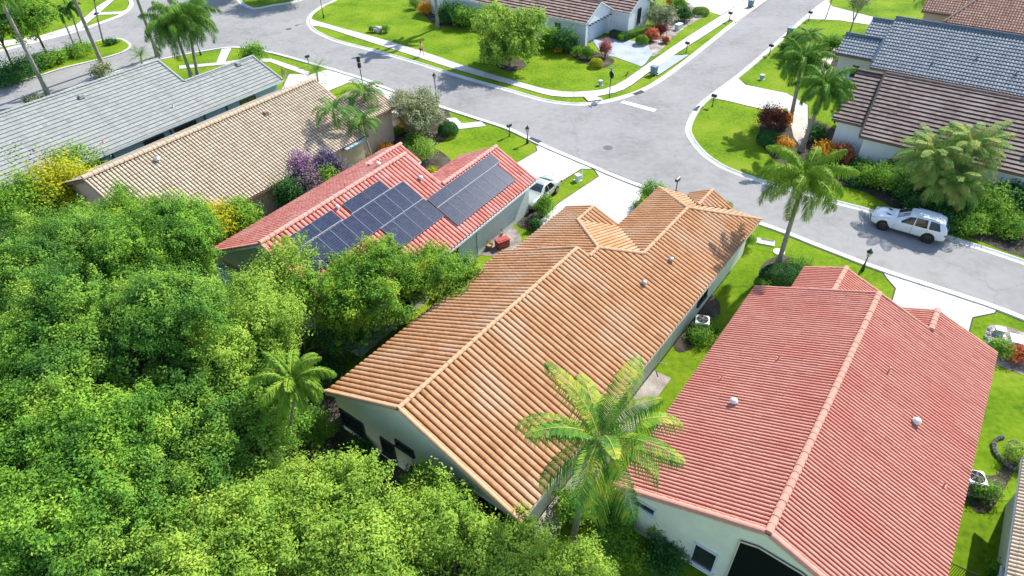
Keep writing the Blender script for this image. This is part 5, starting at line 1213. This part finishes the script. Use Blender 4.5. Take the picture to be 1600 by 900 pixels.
# stop sign (seen from behind) with street-name blades
t = thing('stop_sign', 'octagonal stop sign seen from behind with street-name blades, on the corner verge', 'road sign', g(952, 152), R(-62))
bm = bmesh.new(); cyl(bm, (0, 0, -.05), (0, 0, 3.1), .045, n=10); bm_ob('post', bm, M['black_metal'], t)
bm = bmesh.new(); cyl(bm, (0, .05, 2.45), (0, .08, 2.45), .42, n=8); bm_ob('sign_plate', bm, M['black_metal'], t)
bm = bmesh.new(); cyl(bm, (0, .08, 2.45), (0, .086, 2.45), .38, n=8); bm_ob('sign_face', bm, M['red_paint'], t)
tc_ = bpy.data.curves.new('stop_text', 'FONT'); tc_.body = 'STOP'; tc_.size = .26; tc_.align_x = 'CENTER'; tc_.align_y = 'CENTER'; tc_.extrude = .002; tc_.materials.append(M['white_paint'])
to_ = bpy.data.objects.new('lettering_curve', tc_); to = bpy.data.objects.new('lettering', bpy.data.meshes.new_from_object(to_)); bpy.data.objects.remove(to_); link(to); to.parent = t; to.location = (0, .09, 2.45); to.rotation_euler = (R(90), 0, R(180))
bm = bmesh.new(); box(bm, (0, 0, 3.02), (.7, .02, .13)); box(bm, (0, 0, 3.18), (.02, .7, .13)); bm_ob('street_name_blade', bm, M['box_green'], t)
t = thing('sign_post', 'tall dark double sign board on a post at the kerb of the grey house driveway', 'road sign', g(567, 134), R(35))
bm = bmesh.new(); cyl(bm, (0, 0, -.05), (0, 0, 3.3), .05, n=8); bm_ob('post', bm, M['black_metal'], t)
bm = bmesh.new(); box(bm, (0, .06, 2.95), (.42, .05, .6), bev=.01); box(bm, (0, .06, 2.3), (.42, .05, .55), bev=.01); bm_ob('sign_board', bm, M['black_metal'], t)
def flagpole(label, px, h, tilt, stripes):
    t = thing('flag_pole', label, 'flag', g(*px), R(20))
    bm = bmesh.new(); cyl(bm, (0, 0, -.05), (tilt, 0, h), .03, n=8); bm_ob('pole', bm, M['frame_white'] if not stripes else M['dark_cloth'], t)
    if stripes:
        bm = bmesh.new(); bw = bmesh.new()
        for k in range(7):
            bq = bm if k % 2 == 0 else bw; w0 = .9
            vv = []
            for j in range(7):
                x = tilt+.03+w0*j/6*.35; y = .06*math.sin(j*1.4); z1 = h-.05-k*.09-j*.12
                vv.append((bq.verts.new((x, y, z1)), bq.verts.new((x, y, z1-.09))))
            for a, b in zip(vv, vv[1:]): bq.faces.new((a[0], b[0], b[1], a[1]))
        f = bm_ob('flag', bm, M['flag_red'], t); bm_ob('flag_stripe', bw, M['flag_white'], f)
flagpole('small red and white striped flag at the end of the grey house', (446, 150), 3.2, .3, True)
t = thing('marker_post', 'slim dark red leaning post at the kerb of the top right driveway', 'post', g(1290, 29))
bm = bmesh.new(); cyl(bm, (0, 0, -.05), (.2, .1, 2.6), .05, n=8); bm_ob('post', bm, M['dark_cloth'], t)
bm = bmesh.new(); lathe(bm, [(.1, 0), (.1, .08), (.06, .1)], n=10); bm_ob('post_foot', bm, M['black_metal'], t)
def bin_(label, px, rz, m_='bin'):
    t = thing('wheelie_bin', label, 'bin', g(*px), R(rz), 'wheeled bins at the kerb')
    bm = bmesh.new(); r_ = bmesh.ops.create_cube(bm, size=1, matrix=Matrix.Translation((0, 0, .5)) @ Matrix.Diagonal((.6, .68, .95, 1)))
    for v in bm.verts:
        if v.co.z < .2: v.co.x *= .82; v.co.y *= .8
    bm_ob('body', bm, M[m_], t)
    bm = bmesh.new(); box(bm, (0, .02, 1.0), (.66, .76, .07), bev=.02); box(bm, (0, -.4, .96), (.5, .05, .05)); bm_ob('lid', bm, M[m_], t)
    for sx in (-1, 1):
        bm = bmesh.new(); cyl(bm, (sx*.27, -.3, .12), (sx*.33, -.3, .12), .12, n=12); bm_ob('wheel', bm, M['tyre'], t)
bin_('blue-grey wheeled bin on the kerb of the blue paved driveway', (1021, 117), 45); bin_('blue-grey wheeled bin at the top beside the pink paved apron', (1172, 12), 45); bin_('blue-green wheeled bin at the kerb among the side street bushes', (1233, 56), 45)
def utility(name, label, px, sz, m_, rz=0, cat='utility box'):
    t = thing(name, label, cat, g(*px), R(rz))
    bm = bmesh.new(); box(bm, (0, 0, sz[2]/2), sz, bev=.03); bm_ob('cabinet', bm, M[m_], t)
    bm = bmesh.new(); box(bm, (0, 0, sz[2]+.02), (sz[0]+.06, sz[1]+.06, .05), bev=.01); box(bm, (0, 0, .02), (sz[0]+.15, sz[1]+.15, .06)); bm_ob('lid', bm, M['ac_white'] if m_ != 'ac_white' else M['white_paint'], t)
    return t
utility('utility_box', 'small pale green utility box on the corner lawn near the stop sign', (938, 133), (.35, .35, .5), 'box_green', 20)
utility('utility_box', 'small white utility box on the grass strip between the driveways', (903, 282), (.42, .4, .55), 'ac_white', 30)
utility('utility_box', 'small pale utility box on the lawn beside the white driveway, right of the side street', (1190, 124), (.4, .35, .5), 'box_green', 30)
utility('utility_box', 'white block beside the dark bush in the driveway bed', (1060, 46), (1.0, .6, .7), 'ac_white', 40)
utility('utility_box', 'small grey-topped box at the pebble bed right of the red roof', (1560, 521), (.5, .35, .35), 'box_green', -25)
utility('transformer_box', 'long white slab-like transformer box at the right edge', (1596, 543), (1.5, .8, .55), 'ac_white', -25)
t = thing('white_post', 'white marker post beside the small white utility box', 'post', g(909.5, 279), 0)
bm = bmesh.new(); box(bm, (0, 0, .5), (.08, .08, 1.0)); bm_ob('post', bm, M['white_paint'], t); bm = bmesh.new(); box(bm, (0, 0, 1.02), (.12, .12, .05), bev=.01); bm_ob('post_cap', bm, M['ac_white'], t)
bm = bmesh.new(); bmesh.ops.create_icosphere(bm, subdivisions=3, radius=.62)
for v in bm.verts:
    f = 1+.16*math.sin(v.co.x*7+v.co.y*5)*math.cos(v.co.z*6+v.co.y*3); v.co *= f; v.co.z = v.co.z*.75+.3
tag(bm_ob('boulder', bm, M['rock'], loc=g(591, 50)), 'pale boulder between two bushes on the far lawn', 'rock')
t = thing('meter_pit_lid', 'white round cover in the grass at the foot of the roadside feathery palm', 'cover', g(1217, 394)); bm = bmesh.new(); lathe(bm, [(.42, 0), (.42, .05), (.36, .07), (.01, .08)], n=20); bm_ob('lid', bm, M['ac_white'], t)
t = thing('concrete_slab', 'beige concrete slab with dark slot in the grass by the terracotta corner', 'slab', g(1196, 379), R(-22)); bm = bmesh.new(); box(bm, (0, 0, .03), (1.3, .75, .1), bev=.02); bm_ob('slab', bm, M['concrete'], t); bm = bmesh.new(); box(bm, (.1, .25, .09), (.9, .12, .03)); bm_ob('slot', bm, M['iron'], t)
def ac(label, px, rz, z=.9):
    p = g(*px, z); t = thing('fan_unit', label, 'air conditioner', (p.x, p.y, 0), R(rz), 'white air conditioner units')
    bm = bmesh.new(); box(bm, (0, 0, .46), (.86, .86, .8), bev=.05); bm_ob('casing', bm, M['ac_white'], t)
    bm = bmesh.new()
    for k in range(7):
        for a in range(4):
            q = Matrix.Rotation(a*math.pi/2, 4, 'Z'); c = q @ Vector((0, .435, .16+k*.1)); box(bm, c, (.7, .01, .04), rz=a*math.pi/2)
    bm_ob('side_louvre', bm, M['ac_dark'], t)
    bm = bmesh.new(); lathe(bm, [(.36, .855), (.36, .875), (.01, .872)], n=24); bm_ob('fan_well', bm, M['ac_dark'], t)
    bm = bmesh.new()
    for k in range(5):
        a = k*1.2566; box(bm, (math.cos(a)*.17, math.sin(a)*.17, .885), (.3, .1, .012), rot=Matrix.Rotation(a, 4, 'Z') @ Matrix.Rotation(.3, 4, 'X'))
    bm_ob('fan_blade', bm, M['iron'], t)
    bm = bmesh.new()
    for rr_ in (.12, .24, .36): 
        pts = [(math.cos(q*.2618)*rr_, math.sin(q*.2618)*rr_, .91) for q in range(25)]; tube(bm, pts, [.008]*25, 4)
    lathe(bm, [(.07, .9), (.07, .925), (.01, .93)], n=12); bm_ob('fan_guard', bm, M['iron'], t)
    bm = bmesh.new(); box(bm, (0, 0, .03), (1.1, 1.1, .08)); bm_ob('pad', bm, M['concrete'], t)
ac('white air conditioner unit beside the terracotta house wall', (1098, 498), -15); ac('white air conditioner unit half under the right eave of the red roof', (1527, 744), -15)
# low dark railing
p0, p1 = g(1484, 880, 1.0), g(1560, 915, 1.0)
t = thing('railing_fence', 'dark metal railing fence across the grass at the bottom right', 'fence', (p0.x, p0.y, 0)); d = p1-p0
bm = bmesh.new(); nP = 22
for k in range(nP+1): q = d*(k/nP); cyl(bm, (q.x, q.y, 0), (q.x, q.y, 1.05), .012, n=5)
bm_ob('picket', bm, M['black_metal'], t)['kind'] = 'stuff'
bm = bmesh.new(); cyl(bm, (0, 0, 1.05), (d.x, d.y, 1.05), .025, n=6); cyl(bm, (0, 0, .12), (d.x, d.y, .12), .02, n=6); bm_ob('rail', bm, M['black_metal'], t)
t = thing('storage_box', 'brick red plastic box on the pebbles by the coral house wall', 'box', g(785, 385), R(30))
bm = bmesh.new(); box(bm, (0, 0, .3), (1.0, .6, .58), bev=.03); bm_ob('body', bm, M['red_paint'], t); bm = bmesh.new(); box(bm, (0, 0, .63), (1.06, .66, .08), bev=.03); box(bm, (0, -.1, .69), (.7, .2, .04), bev=.01); bm_ob('lid', bm, M['red_paint'], t)
def pot(label, px):
    t = thing('flower_pot', label, 'pot', g(*px)); bm = bmesh.new(); lathe(bm, [(.16, 0), (.24, .3), (.28, .32), (.28, .38), (.23, .38), (.2, .3)], n=14); bm_ob('pot', bm, M['terracotta'], t)
    V = crown([(0, 0, .55, .22, .22, .22)], 60, 8, .12, .3, .3, spread=.1); mesh_ob('foliage', quads_to_mesh('foliage', V), M['lf_mid'], t)
pot('potted plant by the coral house wall, left of the red box', (765, 388)); pot('potted plant by the coral house wall, above the red box', (782, 368))
bm = bmesh.new()
for k in range(16):
    q = g(1544+3*math.sin(k), 515+k*2.6); bmesh.ops.create_icosphere(bm, subdivisions=1, radius=rnd.uniform(.1, .19), matrix=Matrix.Translation((q.x+rnd.uniform(-.1, .1), q.y, .06)))
st = bm_ob('stone_edging', bm, M['rock']); tag(st, 'pinkish stone edging of the pebble bed by the red roof corner', 'stones'); st['kind'] = 'stuff'
bm = bmesh.new()
for k in range(20):
    a = R(100+k*9); c = g(1592, 712); bmesh.ops.create_icosphere(bm, subdivisions=1, radius=rnd.uniform(.1, .17), matrix=Matrix.Translation((c.x+math.cos(a)*1.15, c.y+math.sin(a)*1.15, .08)))
st = bm_ob('stone_ring', bm, M['dark_rock']); tag(st, 'dark stone ring around the round bush at the right edge', 'stones'); st['kind'] = 'stuff'

# ------------------------------------------------------------------ cars
def car(name, label, loc, rz, Lc, Wc, prof, mt_, wheels, wr, glass, suv=True, alloy='alloy', seams=()):
    """prof: stations (x, zlow, zbelt, ztop, halfw_belt, halfw_top) from the front; glass: side panes [(x0,x1,..)]"""
    t = thing(name, label, 'car', loc, rz, None)
    bm = bmesh.new(); rings = []
    for x, zl, zb, zt, wb, wt in prof:
        zm = zl+(zb-zl)*.5
        half = [(0, zl), (wb*.86, zl), (wb*.99, zl+.12), (wb*1.01, zm), (wb*.985, zb-.04), (wb*.955, zb), ((wb*.955+wt)/2, (zb+zt)/2), (wt, zt-.05), (wt*.8, zt-.004), (0, zt+.015)]
        ring = [bm.verts.new((x, y, z)) for y, z in half]+[bm.verts.new((x, -y, z)) for y, z in half[-2:0:-1]]
        rings.append(ring)
    n = len(rings[0])
    for a, b in zip(rings, rings[1:]):
        for i in range(n): bm.faces.new((a[i], a[(i+1) % n], b[(i+1) % n], b[i]))
    bm.faces.new(rings[0][::-1]); bm.faces.new(rings[-1]); bmesh.ops.recalc_face_normals(bm, faces=bm.faces[:])
    body = bm_ob('body', bm, M[mt_], t, smooth=True)
    sb = body.modifiers.new('sub', 'SUBSURF'); sb.levels = 2; sb.render_levels = 2
    def at(x):
        for p, q in zip(prof, prof[1:]):
            if p[0] >= x >= q[0] or p[0] <= x <= q[0]:
                f = (x-p[0])/(q[0]-p[0]); return [p[i]+(q[i]-p[i])*f for i in range(6)]
        return prof[-1]
    def side(x, f, off=.012):
        _, zl, zb, zt, wb, wt = at(x); z0, z1 = zb+.03, zt-.10
        return wb*.955+(wt-wb*.955)*f*.9+off, z0+(z1-z0)*f
    for pane in glass['side']:
        for sg in (-1, 1):
            bm = bmesh.new(); top = []; bot = []
            (xa0, xa1), (xb0, xb1) = pane       # bottom from..to, top from..to
            for k in range(7):
                f = k/6; xb_ = xa0+(xa1-xa0)*f; xt = xb0+(xb1-xb0)*f
                y, z = side(xb_, .0); bot.append(bm.verts.new((xb_, sg*y, z))); y2, z2_ = side(xt, 1.0); top.append(bm.verts.new((xt, sg*y2, z2_)))
            for k in range(6): bm.faces.new((bot[k], bot[k+1], top[k+1], top[k]))
            bmesh.ops.solidify(bm, geom=bm.faces[:], thickness=.01)
            bm_ob('side_window', bm, M['car_glass'], t)
    for nm, (x0, x1) in (('windscreen', glass['ws']), ('rear_window', glass['rw'])):
        bm = bmesh.new(); rows = []
        for k in range(6):
            f = k/5; x = x0+(x1-x0)*f; _, zl, zb, zt, wb, wt = at(x)
            row = []
            for j in range(7):
                s_ = -1+j/3; row.append(bm.verts.new((x+(.0), s_*wt*.9, zt+.028-.035*abs(s_)**2)))
            rows.append(row)
        for a, b in zip(rows, rows[1:]):
            for j in range(6): bm.faces.new((a[j], a[j+1], b[j+1], b[j]))
        bm_ob(nm, bm, M['car_glass'], t)
    for (x, sg) in [(x, sg) for x in wheels for sg in (-1, 1)]:
        wb = at(x)[4]; y = sg*(wb-.1)
        bm = bmesh.new(); cyl(bm, (x, sg*(wb+.004), wr+.01), (x, sg*(wb-.25), wr+.01), wr*1.17, n=24); bm_ob('wheel_arch', bm, M['car_trim'], t)
        bm = bmesh.new(); prw = [(wr*.62, -.11), (wr*.95, -.12), (wr, -.08), (wr, .08), (wr*.95, .12), (wr*.62, .11)]
        lathe(bm, prw, n=24); bm.transform(Matrix.Translation((x, sg*(wb-.085), wr)) @ Matrix.Rotation(R(90), 4, 'X')); w_ = bm_ob('wheel', bm, M['tyre'], t, smooth=True, sharp=40)
        bm = bmesh.new(); lathe(bm, [(wr*.64, -.02), (wr*.64, .02), (wr*.56, .03), (wr*.5, -.01)], n=24)
        for k in range(10): a = k*math.pi/5; box(bm, (math.cos(a)*wr*.33, math.sin(a)*wr*.33, .02), (wr*.6, .045, .03), rz=a)
        lathe(bm, [(wr*.16, 0), (wr*.14, .05)], n=12)
        bm.transform(Matrix.Translation((x, sg*(wb+.03), wr)) @ Matrix.Rotation(R(90)*(-sg), 4, 'X')); bm_ob('rim', bm, M[alloy], w_)
    xf, xr = prof[0][0], prof[-1][0]; wf = at(xf+.12*(1 if xr > xf else -1))[4]; dx = 1 if xr > xf else -1
    for sg in (-1, 1):
        bm = bmesh.new(); box(bm, (xf+dx*.28, sg*(wf-.12), prof[2][2]-.12), (.36, .3, .14), rz=sg*dx*.35, bev=.03); bm_ob('headlight', bm, M['lamp_lens'], t)
        bm = bmesh.new(); box(bm, (xr-dx*.1, sg*(prof[-2][4]-.12), prof[-2][2]-.12), (.16, .34, .16), bev=.03); bm_ob('taillight', bm, M['tail'], t)
        bm = bmesh.new(); xm = glass['ws'][0]+dx*.35; box(bm, (xm, sg*(at(xm)[4]+.1), at(xm)[2]+.08), (.14, .24, .16), bev=.04); bm_ob('mirror', bm, M[mt_], t)
    bm = bmesh.new(); box(bm, (xf+dx*.08, 0, prof[1][1]+.28), (.12, wf*1.2, .22), bev=.03); bm_ob('grille', bm, M['car_trim'], t)
    bm = bmesh.new(); box(bm, (xr-dx*.03, 0, .62), (.04, .5, .14)); bm_ob('number_plate', bm, M['white_paint'], t)
    for x in seams:
        for sg in (-1, 1):
            bm = bmesh.new(); z0, z1 = at(x)[1]+.16, at(x)[2]-.03
            for k in range(6):
                za = z0+(z1-z0)*k/6; bow = math.sin(math.pi*(k+.5)/6)*.016
                box(bm, (x, sg*(at(x)[4]*.985+.004+bow), za+(z1-z0)/12), (.016, .012, (z1-z0)/6+.01))
            bm_ob('door_seam', bm, M['car_trim'], t)
            if x > seams[0]-.01 and x < seams[-1]-.01:
                bm = bmesh.new(); box(bm, (x+dx*.78, sg*(at(x)[4]*.985+.03), at(x)[2]-.14), (.2, .035, .035), bev=.01); bm_ob('door_handle', bm, M[mt_], t)
    return t
# parked white SUV, nose to the upper left
a, b = g(1377, 359), g(1446, 379); dirv = (b-a).normalized(); nrm = Vector((-dirv.y, dirv.x, 0))
cen = (a+b)/2+nrm*.88; suv_rz = math.atan2(dirv.y, dirv.x)
prof = [(-2.52, .38, .72, .80, .55, .45), (-2.40, .3, .82, .95, .82, .62), (-2.1, .26, .93, 1.06, .93, .76), (-1.3, .26, .99, 1.16, .96, .80), (-.95, .26, 1.02, 1.2, .965, .80), (-.55, .26, 1.04, 1.42, .97, .72),
        (-.1, .26, 1.05, 1.66, .97, .70), (.35, .26, 1.06, 1.76, .97, .71), (1.1, .26, 1.08, 1.78, .97, .71), (1.8, .26, 1.10, 1.75, .965, .69), (2.2, .28, 1.12, 1.68, .94, .66), (2.42, .32, 1.12, 1.4, .9, .66), (2.54, .36, 1.0, 1.12, .84, .66), (2.57, .42, .8, .9, .7, .55)]
sv = car('parked_suv', 'white seven-seater car parked at the kerb under the palm clump', (cen.x, cen.y, .02), suv_rz, 5.1, 1.94, prof, 'car_white', (-1.54, 1.5), .39,
    dict(side=[((-.62, .32), (-.05, .34)), ((.4, 1.22), (.4, 1.12)), ((1.34, 2.1), (1.28, 1.86))], ws=(-.92, -.14), rw=(2.25, 2.5)), seams=(-.85, .3, 1.28))
bm = bmesh.new()
for sg in (-1, 1): cyl(bm, (.25, sg*.6, 1.77), (1.8, sg*.58, 1.765), .02, n=6); 
bm_ob('roof_rail', bm, M['metal'], sv)
bm = bmesh.new()
for sg in (-1, 1): box(bm, (-1.45, sg*.38, 1.175), (.3, .12, .03), rot=Matrix.Rotation(R(8), 4, 'Y'), bev=.01)
bm_ob('bonnet_vent', bm, M['car_trim'], sv)
# champagne saloon on the coral house driveway, tail to the street
c1 = g(856, 290, .5); hdir = R(90-34.4)
prof2 = [(-2.4, .35, .62, .7, .55, .4), (-2.28, .26, .7, .8, .78, .6), (-1.9, .22, .78, .9, .86, .7), (-1.2, .22, .82, .98, .88, .72), (-.85, .22, .84, 1.02, .88, .72), (-.35, .22, .86, 1.3, .88, .6), (.05, .22, .87, 1.41, .88, .58), (.7, .22, .88, 1.41, .88, .58),
         (1.1, .22, .88, 1.28, .88, .62), (1.5, .22, .88, 1.06, .88, .7), (2.0, .24, .87, .99, .86, .7), (2.25, .28, .82, .95, .8, .66), (2.38, .35, .7, .8, .65, .5)]
cc = Vector((c1.x, c1.y, 0))
sal = car('parked_saloon', 'champagne saloon car on the driveway in front of the coral house garage', (cc.x-math.cos(hdir)*1.4, cc.y-math.sin(hdir)*1.4, .03), hdir, 4.8, 1.76, prof2, 'car_silver', (-1.42, 1.38), .32,
    dict(side=[((-.62, .18), (-.1, .2)), ((.26, 1.1), (.26, .85))], ws=(-.8, -.08), rw=(.85, 1.45)), alloy='alloy_s', seams=(-.8, .22, 1.05))

# ------------------------------------------------------------------ the walker on the far sidewalk
def person(label, p, rz):
    t = thing('person', label, 'person', (p.x, p.y, p.z), rz)
    J = dict(pel=(0, 0, .95), ch=(0, .02, 1.25), nk=(0, .03, 1.46), hd=(0, .05, 1.6), tp=(0, .05, 1.7),
             hl=(-.1, 0, .9), kl=(-.1, .2, .5), al=(-.1, .22, .09), fl=(-.1, .36, .04), hr=(.1, 0, .9), kr=(.1, -.02, .48), ar=(.1, -.28, .14), fr=(.1, -.18, .03),
             sl=(-.19, .02, 1.4), el=(-.25, -.08, 1.13), wl=(-.25, .05, .9), ll=(-.25, .1, .82), sr=(.19, .02, 1.4), er=(.25, .1, 1.13), wr=(.23, .3, 1.0), lr=(.22, .37, .98))
    rad = dict(pel=.14, ch=.15, nk=.055, hd=.095, tp=.07, hl=.085, kl=.058, al=.04, fl=.035, hr=.085, kr=.058, ar=.04, fr=.035, sl=.06, el=.042, wl=.03, ll=.035, sr=.06, er=.042, wr=.03, lr=.035)
    E_ = [('pel', 'ch'), ('ch', 'nk'), ('nk', 'hd'), ('hd', 'tp'), ('pel', 'hl'), ('hl', 'kl'), ('kl', 'al'), ('al', 'fl'), ('pel', 'hr'), ('hr', 'kr'), ('kr', 'ar'), ('ar', 'fr'), ('ch', 'sl'), ('sl', 'el'), ('el', 'wl'), ('wl', 'll'), ('ch', 'sr'), ('sr', 'er'), ('er', 'wr'), ('wr', 'lr')]
    def skin(nm, names, edges, m_, k=1.0, root=None):
        me = bpy.data.meshes.new(nm); ix = {n_: i for i, n_ in enumerate(names)}
        me.from_pydata([J[n_] for n_ in names], [(ix[a], ix[b]) for a, b in edges if a in ix and b in ix], [])
        o = mesh_ob(nm, me, m_, t); sk = o.modifiers.new('skin', 'SKIN')
        for i, n_ in enumerate(names):
            v = me.skin_vertices[0].data[i]; v.radius = (rad[n_]*k, rad[n_]*k); v.use_root = (n_ == (root or names[0]))
        s2 = o.modifiers.new('s', 'SUBSURF'); s2.levels = 2; s2.render_levels = 2; return o
    skin('body', list(J), E_, M['skin'])
    J['bel'] = (0, 0, .98); rad['bel'] = .14
    skin('shirt', ['bel', 'ch', 'sl', 'sr'], [('bel', 'ch'), ('ch', 'sl'), ('ch', 'sr')], M['pink_cloth'], 1.12)
    skin('shorts', ['pel', 'hl', 'kl', 'hr', 'kr'], [('pel', 'hl'), ('hl', 'kl'), ('pel', 'hr'), ('hr', 'kr')], M['dark_cloth'], 1.1) if False else None
    J['ml'] = (-.1, .1, .66); J['mr'] = (.1, -.01, .66); rad['ml'] = rad['mr'] = .08
    skin('shorts', ['pel', 'hl', 'ml', 'hr', 'mr'], [('pel', 'hl'), ('hl', 'ml'), ('pel', 'hr'), ('hr', 'mr')], M['dark_cloth'], 1.15)
    bm = bmesh.new(); bmesh.ops.create_uvsphere(bm, u_segments=12, v_segments=8, radius=.115, matrix=Matrix.Translation((0, .02, 1.66))); bm_ob('hair', bm, M['hair'], t, smooth=True)
pp = g(659, 87.5, .034); person('person in a pink top and dark maroon shorts walking on the far sidewalk', pp, R(235))
